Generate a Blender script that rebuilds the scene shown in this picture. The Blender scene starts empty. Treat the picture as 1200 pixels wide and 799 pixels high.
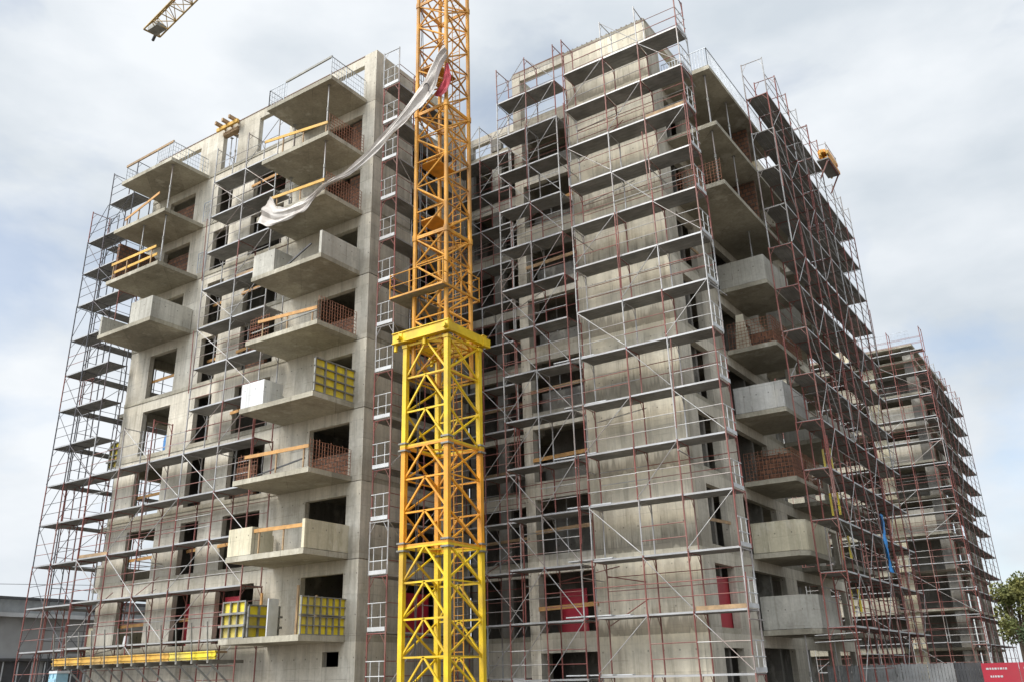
import bpy, math, random
from mathutils import Vector, Matrix
random.seed(7)
C = bpy.context.scene.collection
SC = bpy.context.scene
EYE = 1.7

# ------------------------------------------------------------------ camera
cam = bpy.data.cameras.new('camera')
camo = bpy.data.objects.new('camera', cam)
C.objects.link(camo)
Fw = Vector((-0.5230385703888318, 0.7611457683004412, 0.38352023842808863))
Rt = Vector((0.8192242939124852, 0.5731179811260546, -0.020182566080286585))
Up = Vector((0.2351642195343434, -0.30363283601798763, 0.9233119141127101))
m = Matrix.Identity(4)
for i in range(3):
    m[i][0], m[i][1], m[i][2] = Rt[i], Up[i], -Fw[i]
m[2][3] = EYE
camo.matrix_world = m
cam.sensor_width = 36.0
cam.lens = 1046.587 / 1200 * 36.0
cam.shift_x = (600 - 577.59) / 1200
cam.shift_y = (360.84 - 399.5) / 1200
cam.clip_start = 0.3
cam.clip_end = 4000
SC.camera = camo

# ------------------------------------------------------------------ sky, sun, exposure
SUN_EL, SUN_AZ = math.radians(48), math.radians(246)     # azimuth of the sun as a compass angle of world X/Y (from +X, CCW)
w = bpy.data.worlds.new('World')
SC.world = w
w.use_nodes = True
nt = w.node_tree
nt.nodes.clear()
def wn(t, **k):
    n = nt.nodes.new(t)
    for a, b in k.items():
        setattr(n, a, b)
    return n
out = wn('ShaderNodeOutputWorld')
bg = wn('ShaderNodeBackground')
bg.inputs['Strength'].default_value = 0.1
sky = wn('ShaderNodeTexSky', sky_type='NISHITA', sun_disc=False, sun_elevation=SUN_EL,
         sun_rotation=math.radians(90) - SUN_AZ, air_density=1.0, dust_density=1.2, ozone_density=1.0)
tc = wn('ShaderNodeTexCoord')
mp = wn('ShaderNodeMapping')
mp.inputs['Scale'].default_value = (1.0, 1.0, 2.2)
mp.inputs['Location'].default_value = (0.35, 0.1, 0.2)
nz = wn('ShaderNodeTexNoise')
nz.inputs['Scale'].default_value = 2.4
nz.inputs['Detail'].default_value = 7
nz.inputs['Roughness'].default_value = 0.52
nz.inputs['Distortion'].default_value = 0.25
cr = wn('ShaderNodeValToRGB')
cr.color_ramp.elements[0].position = 0.37
cr.color_ramp.elements[0].color = (0.5, 0.5, 0.5, 1)
cr.color_ramp.elements[1].position = 0.5
cr.color_ramp.elements[1].color = (1, 1, 1, 1)
nz2 = wn('ShaderNodeTexNoise')
nz2.inputs['Scale'].default_value = 3.1
nz2.inputs['Detail'].default_value = 6
cr2 = wn('ShaderNodeValToRGB')
cr2.color_ramp.elements[0].position = 0.37
cr2.color_ramp.elements[0].color = (3.55, 3.9, 4.25, 1)
cr2.color_ramp.elements[1].position = 0.62
cr2.color_ramp.elements[1].color = (5.0, 5.2, 5.4, 1)
hs = wn('ShaderNodeMixRGB', blend_type='MULTIPLY')
hs.inputs['Fac'].default_value = 1.0
hs.inputs['Color2'].default_value = (1.0, 1.0, 1.0, 1)
mx = wn('ShaderNodeMixRGB')
# the overcast is brightest round the veiled sun, behind the photographer
sd = Vector((math.cos(SUN_EL) * math.cos(SUN_AZ), math.cos(SUN_EL) * math.sin(SUN_AZ), math.sin(SUN_EL)))
dot = wn('ShaderNodeVectorMath', operation='DOT_PRODUCT')
dot.inputs[1].default_value = sd
mr = wn('ShaderNodeMapRange')
mr.inputs['From Min'].default_value = 0.5
mr.inputs['From Max'].default_value = 1.0
mr.inputs['To Min'].default_value = 1.0
mr.inputs['To Max'].default_value = 4.2
gl = wn('ShaderNodeMixRGB', blend_type='MULTIPLY')
gl.inputs['Fac'].default_value = 1.0
L = nt.links.new
L(tc.outputs['Generated'], mp.inputs['Vector'])
L(mp.outputs['Vector'], nz.inputs['Vector'])
L(mp.outputs['Vector'], nz2.inputs['Vector'])
L(nz.outputs['Fac'], cr.inputs['Fac'])
L(nz2.outputs['Fac'], cr2.inputs['Fac'])
L(sky.outputs['Color'], hs.inputs['Color1'])
L(cr.outputs['Color'], mx.inputs['Fac'])
L(hs.outputs['Color'], mx.inputs['Color1'])
L(cr2.outputs['Color'], mx.inputs['Color2'])
L(tc.outputs['Generated'], dot.inputs[0])
L(dot.outputs['Value'], mr.inputs['Value'])
L(mx.outputs['Color'], gl.inputs['Color1'])
L(mr.outputs['Result'], gl.inputs['Color2'])
L(gl.outputs['Color'], bg.inputs['Color'])
L(bg.outputs['Background'], out.inputs['Surface'])

sun = bpy.data.lights.new('sun', 'SUN')
sun.energy = 1.5
sun.angle = math.radians(22)
sun.color = (1.0, 0.93, 0.82)
suno = bpy.data.objects.new('sun', sun)
C.objects.link(suno)
suno.rotation_euler = (-sd).to_track_quat('-Z', 'Y').to_euler()
vs = SC.view_settings
vs.view_transform = 'Standard'
vs.look = 'None'
vs.gamma = 1.0
vs.use_curve_mapping = False
vs.exposure = 0.9
SC.display_settings.display_device = 'sRGB'
SC.render.engine = 'CYCLES'
SC.cycles.use_denoising = True
SC.cycles.max_bounces = 6
SC.cycles.diffuse_bounces = 4

# ------------------------------------------------------------------ materials
def new_mat(name):
    mt = bpy.data.materials.new(name)
    mt.use_nodes = True
    t = mt.node_tree
    b = t.nodes['Principled BSDF']
    return mt, t, b
def node(t, typ, ins=None, **k):
    n = t.nodes.new(typ)
    for a, v in k.items():
        setattr(n, a, v)
    for a, v in (ins or {}).items():
        if hasattr(v, 'node'):
            t.links.new(v, n.inputs[a])
        else:
            n.inputs[a].default_value = v
    return n
def ramp(t, fac, stops):
    n = t.nodes.new('ShaderNodeValToRGB')
    e = n.color_ramp.elements
    while len(e) < len(stops):
        e.new(0.5)
    for i, (p, c) in enumerate(stops):
        e[i].position = p
        e[i].color = (c, c, c, 1) if not isinstance(c, tuple) else c + (1,)
    t.links.new(fac, n.inputs['Fac'])
    return n.outputs['Color']
def noise(t, pos, scale, detail=4, sc3=None, rough=0.55):
    if sc3:
        mpn = node(t, 'ShaderNodeMapping', {'Vector': pos, 'Scale': sc3})
        pos = mpn.outputs['Vector']
    return node(t, 'ShaderNodeTexNoise', {'Vector': pos, 'Scale': scale, 'Detail': detail, 'Roughness': rough}).outputs['Fac']
def mth(t, op, a, b=0.0):
    n = t.nodes.new('ShaderNodeMath')
    n.operation = op
    for i, v in enumerate((a, b)):
        if hasattr(v, 'node'):
            t.links.new(v, n.inputs[i])
        else:
            n.inputs[i].default_value = v
    return n.outputs[0]
def mix(t, fac, a, b, mode='MIX'):
    n = t.nodes.new('ShaderNodeMixRGB')
    n.blend_type = mode
    for i, v in zip(('Fac', 'Color1', 'Color2'), (fac, a, b)):
        if hasattr(v, 'node'):
            t.links.new(v, n.inputs[i])
        else:
            n.inputs[i].default_value = v if not isinstance(v, tuple) else v + (1,)
    return n.outputs['Color']

def concrete(name, lo, hi, panel=1.25, stain=0.0, streak=0.5, line=0.35):
    mt, t, b = new_mat(name)
    pos = node(t, 'ShaderNodeNewGeometry').outputs['Position']
    xyz = node(t, 'ShaderNodeSeparateXYZ', {'Vector': pos})
    big = noise(t, pos, 0.45, 6)
    st = noise(t, pos, 1.0, 5, (3.2, 3.2, 0.35))
    fine = noise(t, pos, 9.0, 5)
    v = mth(t, 'ADD', mth(t, 'MULTIPLY', big, 1.0), mth(t, 'MULTIPLY', st, streak))
    v = mth(t, 'ADD', v, mth(t, 'MULTIPLY', fine, 0.35))
    v = mth(t, 'DIVIDE', v, 1.35 + streak)
    col = ramp(t, v, [(0.34, lo), (0.5, tuple((a + c) / 2 for a, c in zip(lo, hi))), (0.64, hi)])
    # joints of the shuttering boards, one panel apart
    u = mth(t, 'ADD', xyz.outputs['X'], xyz.outputs['Y'])
    fr = mth(t, 'FRACT', mth(t, 'DIVIDE', mth(t, 'ADD', u, 200.0), panel))
    jl = mth(t, 'LESS_THAN', fr, 0.034 / panel)
    brk = ramp(t, noise(t, pos, 1.7, 3), [(0.42, 0.0), (0.6, 1.0)])
    hz = mth(t, 'FRACT', mth(t, 'DIVIDE', mth(t, 'ADD', xyz.outputs['Z'], -3.3), 1.5))
    jh = mth(t, 'LESS_THAN', hz, 0.016)
    jj = mth(t, 'MULTIPLY', mth(t, 'MAXIMUM', jl, jh), mth(t, 'MULTIPLY', brk, line))
    col = mix(t, jj, col, (0.1, 0.092, 0.08))
    # per panel tone
    cell = node(t, 'ShaderNodeCombineXYZ', {'X': mth(t, 'FLOOR', mth(t, 'DIVIDE', mth(t, 'ADD', u, 200.0), panel)),
                                            'Y': mth(t, 'FLOOR', mth(t, 'DIVIDE', mth(t, 'ADD', xyz.outputs['Z'], -3.3), 1.5)), 'Z': 0.0})
    wt = node(t, 'ShaderNodeTexWhiteNoise', {'Vector': cell.outputs[0]}, noise_dimensions='3D').outputs['Value']
    col = mix(t, 1.0, col, ramp(t, wt, [(0.0, 0.86), (1.0, 1.08)]), 'MULTIPLY')
    # fine drip streaks and tie holes
    drip = noise(t, pos, 1.0, 6, (8.5, 8.5, 0.22), 0.6)
    dm = ramp(t, drip, [(0.52, 0.0), (0.60, 1.0)])
    col = mix(t, mth(t, 'MULTIPLY', dm, 0.16 + 0.12 * streak), col, (0.16, 0.142, 0.112))
    du = mth(t, 'ABSOLUTE', mth(t, 'MULTIPLY', mth(t, 'ADD', mth(t, 'FRACT', mth(t, 'MULTIPLY', mth(t, 'ADD', u, 200.0), 2.0 / panel)), -0.5), panel / 2))
    dz = mth(t, 'ABSOLUTE', mth(t, 'MULTIPLY', mth(t, 'ADD', hz, -0.5), 1.5))
    hole = mth(t, 'LESS_THAN', mth(t, 'MAXIMUM', du, dz), 0.028)
    col = mix(t, mth(t, 'MULTIPLY', hole, 0.6), col, (0.06, 0.055, 0.05))
    # thin pour lines
    pl_ = mth(t, 'FRACT', mth(t, 'ADD', mth(t, 'MULTIPLY', xyz.outputs['Z'], 1.7), mth(t, 'MULTIPLY', big, 0.5)))
    col = mix(t, mth(t, 'MULTIPLY', mth(t, 'LESS_THAN', pl_, 0.05), mth(t, 'MULTIPLY', brk, 0.22)), col, (0.12, 0.105, 0.085))
    # lime wash-out, pale ragged patches
    lim = ramp(t, noise(t, pos, 1.3, 6, (1.0, 1.0, 0.55), 0.62), [(0.56, 0.0), (0.66, 1.0)])
    col = mix(t, mth(t, 'MULTIPLY', lim, 0.3), col, (0.70, 0.665, 0.57))
    if stain:
        # rain-washed dirt above each floor joint, ragged at its upper edge, washed pale below it
        f = mth(t, 'FRACT', mth(t, 'DIVIDE', mth(t, 'ADD', xyz.outputs['Z'], -3.1), 3.0))
        rag = mth(t, 'ADD', f, mth(t, 'MULTIPLY', mth(t, 'ADD', drip, -0.5), 0.7))
        rag = mth(t, 'ADD', rag, mth(t, 'MULTIPLY', mth(t, 'ADD', big, -0.5), 0.5))
        msk = ramp(t, rag, [(0.0, 0.9), (0.12, 1.0), (0.2, 0.55), (0.36, 0.0)])
        col = mix(t, mth(t, 'MULTIPLY', msk, stain), col, (0.15, 0.132, 0.10))
        f2 = mth(t, 'FRACT', mth(t, 'DIVIDE', mth(t, 'ADD', xyz.outputs['Z'], -2.5), 3.0))
        r2 = mth(t, 'ADD', f2, mth(t, 'MULTIPLY', mth(t, 'ADD', st, -0.5), 0.35))
        pm = ramp(t, r2, [(0.0, 0.0), (0.05, 0.9), (0.17, 0.8), (0.2, 0.0)])
        col = mix(t, mth(t, 'MULTIPLY', pm, stain * 0.55), col, (0.66, 0.60, 0.46))
    t.links.new(col, b.inputs['Base Color'])
    b.inputs['Roughness'].default_value = 0.9
    b.inputs['Specular IOR Level'].default_value = 0.25
    bp = node(t, 'ShaderNodeBump', {'Height': fine, 'Strength': 0.25, 'Distance': 0.03})
    t.links.new(bp.outputs['Normal'], b.inputs['Normal'])
    return mt
def plain(name, col, rough=0.6, metal=0.0, var=0.25, scale=3.0, dirt=(0.1, 0.08, 0.06), dirt_amt=0.35):
    mt, t, b = new_mat(name)
    pos = node(t, 'ShaderNodeNewGeometry').outputs['Position']
    n1 = noise(t, pos, scale, 5)
    n2 = noise(t, pos, scale * 0.27, 4)
    c = mix(t, 1.0, col, ramp(t, n1, [(0.3, 1 - var), (0.7, 1 + var)]), 'MULTIPLY')
    c = mix(t, mth(t, 'MULTIPLY', ramp(t, n2, [(0.48, 0.0), (0.68, 1.0)]), dirt_amt), c, dirt)
    t.links.new(c, b.inputs['Base Color'])
    b.inputs['Roughness'].default_value = rough
    b.inputs['Metallic'].default_value = metal
    return mt
def bricks(name, c1, c2, mortar):
    mt, t, b = new_mat(name)
    pos = node(t, 'ShaderNodeNewGeometry').outputs['Position']
    xyz = node(t, 'ShaderNodeSeparateXYZ', {'Vector': pos})
    u = mth(t, 'ADD', xyz.outputs['X'], xyz.outputs['Y'])
    v = node(t, 'ShaderNodeCombineXYZ', {'X': u, 'Y': xyz.outputs['Z'], 'Z': 0.0})
    br = node(t, 'ShaderNodeTexBrick', {'Vector': v.outputs[0], 'Color1': c1 + (1,), 'Color2': c2 + (1,), 'Mortar': mortar + (1,),
                                        'Scale': 1.0, 'Mortar Size': 0.028, 'Brick Width': 0.27, 'Row Height': 0.22})
    br.offset = 0.5
    c = mix(t, 1.0, br.outputs['Color'], ramp(t, noise(t, pos, 2.0, 4), [(0.3, 0.65), (0.7, 1.15)]), 'MULTIPLY')
    t.links.new(c, b.inputs['Base Color'])
    b.inputs['Roughness'].default_value = 0.9
    bp = node(t, 'ShaderNodeBump', {'Height': br.outputs['Fac'], 'Strength': 0.6, 'Distance': -0.02})
    t.links.new(bp.outputs['Normal'], b.inputs['Normal'])
    return mt

M = {}
M['wall'] = concrete('wall concrete', (0.33, 0.298, 0.235), (0.67, 0.62, 0.52), stain=0.35, streak=0.7)
M['core'] = concrete('core concrete', (0.38, 0.338, 0.258), (0.70, 0.64, 0.505), stain=0.8, streak=0.8)
M['slab'] = concrete('slab concrete', (0.21, 0.19, 0.145), (0.46, 0.425, 0.335), panel=2.5, streak=0.3, line=0.5)
M['inner'] = concrete('shade-darkened concrete', (0.12, 0.112, 0.098), (0.25, 0.235, 0.205))  # concrete colour darkened to paint in the shade of rooms and recess
M['parapet'] = concrete('parapet concrete', (0.30, 0.285, 0.245), (0.58, 0.56, 0.49), panel=1.4, line=0.6)
M['parapet_yellow'] = concrete('parapet concrete film', (0.40, 0.36, 0.25), (0.66, 0.60, 0.44), panel=1.4, line=0.6)
M['parapet_pale'] = concrete('pale parapet concrete', (0.36, 0.35, 0.32), (0.62, 0.61, 0.57), panel=1.1, line=0.6)
M['pale'] = concrete('pale concrete', (0.56, 0.56, 0.55), (0.74, 0.74, 0.73), streak=0.2, line=0.2)
M['brick'] = bricks('hollow clay brick', (0.24, 0.115, 0.065), (0.16, 0.075, 0.042), (0.085, 0.065, 0.05))
M['galv'] = plain('galvanised steel', (0.36, 0.355, 0.345), 0.5, 0.25, 0.25, 2.0, (0.19, 0.12, 0.09), 0.7)
M['silhouette_steel'] = plain('weathered silhouette-dark steel', (0.085, 0.085, 0.095), 0.6, 0.2, 0.3, 2.0, (0.12, 0.06, 0.05), 0.5)  # scaffold steel darkened to paint in its silhouette against the sky
M['red'] = plain('red oxide steel', (0.20, 0.062, 0.05), 0.6, 0.1, 0.35, 1.5, (0.30, 0.20, 0.165), 0.7)
M['deck'] = plain('scaffold plank steel', (0.21, 0.207, 0.195), 0.65, 0.15, 0.3, 1.3, (0.10, 0.092, 0.078), 0.6)
M['deckedge'] = plain('scaffold plank edge', (0.34, 0.34, 0.34), 0.45, 0.3, 0.25, 1.0, (0.3, 0.28, 0.25), 0.4)
M['white'] = plain('white rail paint', (0.52, 0.53, 0.53), 0.5, 0.0, 0.15, 2.0, (0.28, 0.26, 0.24), 0.5)
M['timber'] = plain('new timber', (0.50, 0.265, 0.085), 0.7, 0.0, 0.25, 4.0, (0.3, 0.17, 0.07), 0.5)
M['oldtimber'] = plain('weathered timber', (0.33, 0.22, 0.12), 0.8, 0.0, 0.3, 4.0)
M['yellowtimber'] = plain('yellow formwork beam', (0.58, 0.335, 0.055), 0.65, 0.0, 0.25, 2.0, (0.4, 0.27, 0.12), 0.5)
M['yellow'] = plain('crane yellow', (0.70, 0.47, 0.008), 0.45, 0.0, 0.16, 2.2, (0.33, 0.17, 0.035), 0.6)
M['amber'] = plain('crane amber', (0.72, 0.31, 0.012), 0.45, 0.0, 0.16, 2.2, (0.34, 0.14, 0.03), 0.6)
M['oldyellow'] = plain('crane worn yellow', (0.58, 0.27, 0.026), 0.55, 0.0, 0.25, 2.4, (0.23, 0.115, 0.045), 0.7)
M['jib'] = plain('jib steel', (0.40, 0.26, 0.07), 0.5, 0.1, 0.2, 1.0)
M['ply'] = plain('yellow formwork sheet', (0.74, 0.58, 0.03), 0.55, 0.0, 0.25, 2.5, (0.40, 0.33, 0.14), 0.8)
M['rib'] = plain('formwork frame steel', (0.24, 0.235, 0.21), 0.6, 0.3, 0.25, 3.0)
M['dark'] = plain('dark metal', (0.06, 0.06, 0.062), 0.6, 0.2)
M['cloth'] = plain('dirty white sheet', (0.54, 0.505, 0.465), 0.9, 0.0, 0.15, 3.2, (0.33, 0.285, 0.25), 0.8)
M['redcloth'] = plain('red print on sheet', (0.34, 0.04, 0.055), 0.85, 0.0, 0.3, 3.0, (0.45, 0.36, 0.34), 0.9)
M['ink'] = plain('black print', (0.05, 0.045, 0.045), 0.9)
M['redpanel'] = plain('crimson board', (0.40, 0.012, 0.032), 0.5, 0.0, 0.12, 1.0)
M['bluetarp'] = plain('blue tarpaulin', (0.02, 0.20, 0.50), 0.5, 0.0, 0.3, 4.0)
M['bluebarrel'] = plain('blue plastic', (0.03, 0.17, 0.42), 0.4)
M['lightblue'] = plain('pale blue plastic', (0.30, 0.52, 0.63), 0.45, 0.0, 0.1)
M['orange'] = plain('orange steel', (0.75, 0.30, 0.01), 0.5, 0.0, 0.25)
M['stucco'] = plain('grey stucco', (0.33, 0.33, 0.325), 0.9, 0.0, 0.08, 1.0)
M['roofsheet'] = plain('grey roof sheet', (0.30, 0.31, 0.31), 0.6, 0.0, 0.12)
M['glass'] = plain('dark window glass', (0.05, 0.055, 0.06), 0.12, 0.0, 0.1)
M['fence'] = plain('weathered fence board', (0.30, 0.30, 0.29), 0.85, 0.0, 0.25, 2.0)
M['bark'] = plain('tree bark', (0.12, 0.085, 0.055), 0.9)
M['blocks'] = plain('pale lightweight block', (0.58, 0.53, 0.40), 0.9, 0.0, 0.12)
M['rustmesh'] = plain('rusty mesh', (0.24, 0.10, 0.055), 0.8, 0.0, 0.3, 4.0, (0.12, 0.06, 0.04), 0.5)
M['rebar'] = plain('rusty rebar', (0.16, 0.09, 0.06), 0.8)
M['mesh'] = plain('grey wire', (0.36, 0.39, 0.42), 0.5, 0.3)
def ground_mat():
    mt, t, b = new_mat('site dirt')
    pos = node(t, 'ShaderNodeNewGeometry').outputs['Position']
    c = ramp(t, noise(t, pos, 0.35, 8), [(0.3, (0.075, 0.062, 0.048)), (0.6, (0.14, 0.12, 0.095)), (0.8, (0.2, 0.18, 0.15))])
    t.links.new(c, b.inputs['Base Color'])
    b.inputs['Roughness'].default_value = 0.95
    bp = node(t, 'ShaderNodeBump', {'Height': noise(t, pos, 6, 6), 'Strength': 0.6, 'Distance': 0.1})
    t.links.new(bp.outputs['Normal'], b.inputs['Normal'])
    return mt
M['ground'] = ground_mat()
def leaf_mat(name, a, c):
    mt, t, b = new_mat(name)
    pos = node(t, 'ShaderNodeNewGeometry').outputs['Position']
    col = ramp(t, noise(t, pos, 0.9, 5), [(0.3, a), (0.7, c)])
    t.links.new(col, b.inputs['Base Color'])
    b.inputs['Roughness'].default_value = 0.7
    return mt
M['leaf'] = leaf_mat('autumn green leaf', (0.065, 0.085, 0.018), (0.17, 0.155, 0.035))
M['leafdark'] = leaf_mat('dark green leaf', (0.022, 0.042, 0.010), (0.05, 0.075, 0.015))

# ------------------------------------------------------------------ mesh helpers
class MB:
    def __init__(s, off=(0, 0, 0)):
        s.v, s.f, s.m, s.off, s.mats = [], [], [], Vector(off), []
    def mi(s, mat):
        if mat not in s.mats:
            s.mats.append(mat)
        return s.mats.index(mat)
    def box(s, a, b, mat):
        x0, y0, z0 = (min(p, q) for p, q in zip(a, b))
        x1, y1, z1 = (max(p, q) for p, q in zip(a, b))
        n = len(s.v)
        s.v += [(x0, y0, z0), (x1, y0, z0), (x1, y1, z0), (x0, y1, z0), (x0, y0, z1), (x1, y0, z1), (x1, y1, z1), (x0, y1, z1)]
        s.f += [tuple(n + i for i in q) for q in ((0, 3, 2, 1), (4, 5, 6, 7), (0, 1, 5, 4), (1, 2, 6, 5), (2, 3, 7, 6), (3, 0, 4, 7))]
        s.m += [s.mi(mat)] * 6
        return s
    def prism(s, poly, z0, z1, mat):
        n = len(s.v); k = len(poly)
        s.v += [(x, y, z0) for x, y in poly] + [(x, y, z1) for x, y in poly]
        s.f += [tuple(n + i for i in reversed(range(k))), tuple(n + k + i for i in range(k))]
        s.f += [(n + i, n + (i + 1) % k, n + k + (i + 1) % k, n + k + i) for i in range(k)]
        s.m += [s.mi(mat)] * (k + 2)
        return s
    def bar(s, p, q, r, mat, n=6, r2=None):
        p, q = Vector(p), Vector(q)
        d = (q - p)
        if d.length < 1e-6:
            return s
        d.normalize()
        a = d.orthogonal().normalized() if abs(d.z) < 0.99 else Vector((1, 0, 0))
        if n == 4:
            ref = Vector((0, 0, 1)) if abs(d.z) < 0.95 else Vector((1, 0, 0))
            a = d.cross(ref).normalized()
        b = d.cross(a).normalized()
        k = len(s.v)
        for c, rr in ((p, r), (q, r2 if r2 is not None else r)):
            for i in range(n):
                t = 2 * math.pi * (i + (0.5 if n == 4 else 0)) / n
                s.v.append(tuple(c + a * (rr * math.cos(t)) + b * (rr * math.sin(t))))
        s.f += [(k + i, k + (i + 1) % n, k + n + (i + 1) % n, k + n + i) for i in range(n)]
        s.f += [tuple(k + i for i in reversed(range(n))), tuple(k + n + i for i in range(n))]
        s.m += [s.mi(mat)] * (n + 2)
        return s
    def quad(s, pts, mat):
        n = len(s.v)
        s.v += [tuple(p) for p in pts]
        s.f.append(tuple(range(n, n + len(pts))))
        s.m.append(s.mi(mat))
        return s
    def mesh(s, name, smooth=False):
        me = bpy.data.meshes.new(name)
        o = s.off
        me.from_pydata([(x - o.x, y - o.y, z - o.z) for x, y, z in s.v], [], s.f)
        for mt in s.mats:
            me.materials.append(M[mt])
        me.polygons.foreach_set('material_index', s.m)
        if smooth:
            me.polygons.foreach_set('use_smooth', [True] * len(s.f))
        me.update()
        return me
    def build(s, name, parent=None, loc=None, smooth=False):
        o = bpy.data.objects.new(name, s.mesh(name, smooth))
        C.objects.link(o)
        if parent is not None:
            o.parent = parent
        else:
            o.location = s.off
        if loc is not None:
            o.location = loc
        return o
LABELS = set()
def tag(o, label, cat, group=None):
    n = len(label.split())
    assert 4 <= n <= 16, (n, label)
    if label in LABELS and not group:
        print('DUP LABEL', label)
    LABELS.add(label)
    o['label'] = label
    o['category'] = cat
    if group:
        o['group'] = group
    return o
def thing(name, label, cat, loc=(0, 0, 0), rz=0.0, group=None):
    o = bpy.data.objects.new(name, None)
    o.empty_display_size = 0.3
    C.objects.link(o)
    o.location = loc
    o.rotation_euler = (0, 0, rz)
    return tag(o, label, cat, group)
def inst(me, name, parent, loc, scale=None, rz=0.0):
    o = bpy.data.objects.new(name, me)
    C.objects.link(o)
    o.parent = parent
    o.location = loc
    o.rotation_euler = (0, 0, rz)
    if scale:
        o.scale = scale
    return o
def structure(o):
    o['kind'] = 'structure'
    return o
ORD = ['first', 'second', 'third', 'fourth', 'fifth', 'sixth', 'seventh', 'eighth', 'ninth', 'tenth', 'eleventh', 'twelfth', 'thirteenth', 'fourteenth']
def SB(k):
    return 3.1 + 3.0 * k           # underside of the floor slab k
def ST(k):
    return 3.3 + 3.0 * k           # its top

# ------------------------------------------------------------------ ground
g = MB()
g.quad([(-1500, -600, 0), (1500, -600, 0), (1500, 2400, 0), (-1500, 2400, 0)], 'ground')
structure(g.build('ground'))

# ------------------------------------------------------------------ left block
AX0, AX1, AY, AYB, ATOP = -41.3, -24.36, 26.0, 39.0, 29.95
A = thing('apartment_block', 'left unfinished concrete apartment block with two stacks of jutting balconies', 'building', (-33, 32, 0))
OA = A.location.copy()
def pa(name, mb, parent=A, label=None):
    o = mb.build(name, parent)
    if label:
        o['label'] = label
    return o
T = 0.25
openings = [(-39.6, -37.4, 'w'), (-35.5, -34.25, 'd'), (-32.6, -30.2, 'e'), (-27.45, -25.12, 'f')]
def facade_story(mb, zf, zt, ops, x0, x1, y, mat, beam=0.5, sill={}):
    """wall with holes between floor top zf and zt on the plane y (outer), thickness T inward"""
    zb = zt - beam
    x = x0
    for a, b, key in ops:
        mb.box((x, y, zf), (a, y + T, zb), mat)
        if key in sill:
            mb.box((a, y + 0.03, zf), (b, y + T, zf + sill[key]), mat)
        x = b
    mb.box((x, y, zf), (x1, y + T, zb), mat)
    mb.box((x0, y, zb), (x1, y + T, zt), mat)
# ground storey
g0 = MB(OA)
g0.box((AX0, AY, 0), (-26.05, AY + T, 3.1), 'wall').box((-25.2, AY, 0), (AX1, AY + T, 3.1), 'wall')
g0.box((-26.05, AY, 0), (-25.2, AY + T, 2.25), 'wall').box((-26.05, AY, 2.78), (-25.2, AY + T, 3.1), 'wall')
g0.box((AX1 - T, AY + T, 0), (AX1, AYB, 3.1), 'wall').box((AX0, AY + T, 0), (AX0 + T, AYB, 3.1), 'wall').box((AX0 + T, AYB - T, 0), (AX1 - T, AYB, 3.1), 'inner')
pa('ground_wall', g0)
for k in range(9):
    s = MB(OA)
    zb, zt = SB(k), ST(k)
    s.box((AX0 + 0.02, AY - 0.04, zb), (AX1 - 0.02, AYB, zt), 'slab')
    pa('floor_slab', s)
    f = MB(OA)
    nxt = SB(k + 1) if k < 8 else ATOP
    sill = {}
    if k < 8:
        sill = {'d': 0.0}
    facade_story(f, zt, nxt, openings, AX0, AX1, AY, 'wall', 0.5)
    # recessed jambs give the piers a reveal
    pa('facade_wall', f)
# thin slab lips between storeys, corner pilaster
cp = MB(OA)
for k in range(9):
    z0 = (0 if k == 0 else SB(k)) ; z1 = SB(k + 1) if k < 8 else ATOP + 0.05
    if k == 0:
        z0 = 0.0
    d = 0.05 + 0.012 * (k % 2)
    cp.box((-25.08, AY - d, z0), (AX1 + d, AY + 0.55, z1 - 0.03), 'wall')
pa('corner_column', cp)
# end wall, return wall, rear wall and partitions, storey by storey
for k in range(9):
    z0, z1 = (ST(k), SB(k + 1) if k < 8 else ATOP)
    e = MB(OA)
    for a, b in ((AY + T, 27.3), (30.9, 32.2), (35.6, AYB)):
        e.box((AX0, a, z0), (AX0 + T, b, z1 - 0.45), 'wall')
    e.box((AX0, AY + T, z1 - 0.45), (AX0 + T, AYB, z1), 'wall')
    pa('end_wall', e)
    r = MB(OA)
    for a, b in ((AY + 0.56, 28.7), (30.9, 33.2)):
        r.box((AX1 - T, a, z0), (AX1, b, z1 - 0.5), 'wall')
    r.box((AX1 - T, AY + 0.56, z1 - 0.5), (AX1, 33.2, z1), 'wall')
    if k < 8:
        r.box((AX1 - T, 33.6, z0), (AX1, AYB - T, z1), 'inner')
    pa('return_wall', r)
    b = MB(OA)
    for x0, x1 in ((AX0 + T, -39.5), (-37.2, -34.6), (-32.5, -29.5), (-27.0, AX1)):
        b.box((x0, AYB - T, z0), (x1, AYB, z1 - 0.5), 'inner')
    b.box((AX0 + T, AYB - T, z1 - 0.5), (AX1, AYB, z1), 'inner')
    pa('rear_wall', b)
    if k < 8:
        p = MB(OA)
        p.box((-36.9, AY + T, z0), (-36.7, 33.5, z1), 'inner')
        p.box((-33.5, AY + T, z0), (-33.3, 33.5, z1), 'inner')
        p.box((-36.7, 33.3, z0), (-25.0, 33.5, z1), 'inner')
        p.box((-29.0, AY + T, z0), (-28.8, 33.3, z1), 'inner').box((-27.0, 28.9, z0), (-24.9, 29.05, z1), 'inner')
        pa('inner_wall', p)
    else:
        p = MB(OA)
        p.box((-40.9, 28.2, z0), (-40.6, 28.6, z1 - 0.6), 'inner')
        p.box((-36.6, 28.2, z0), (-36.2, 28.6, z1 - 0.6), 'inner')
        pa('inner_wall', p)
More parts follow.
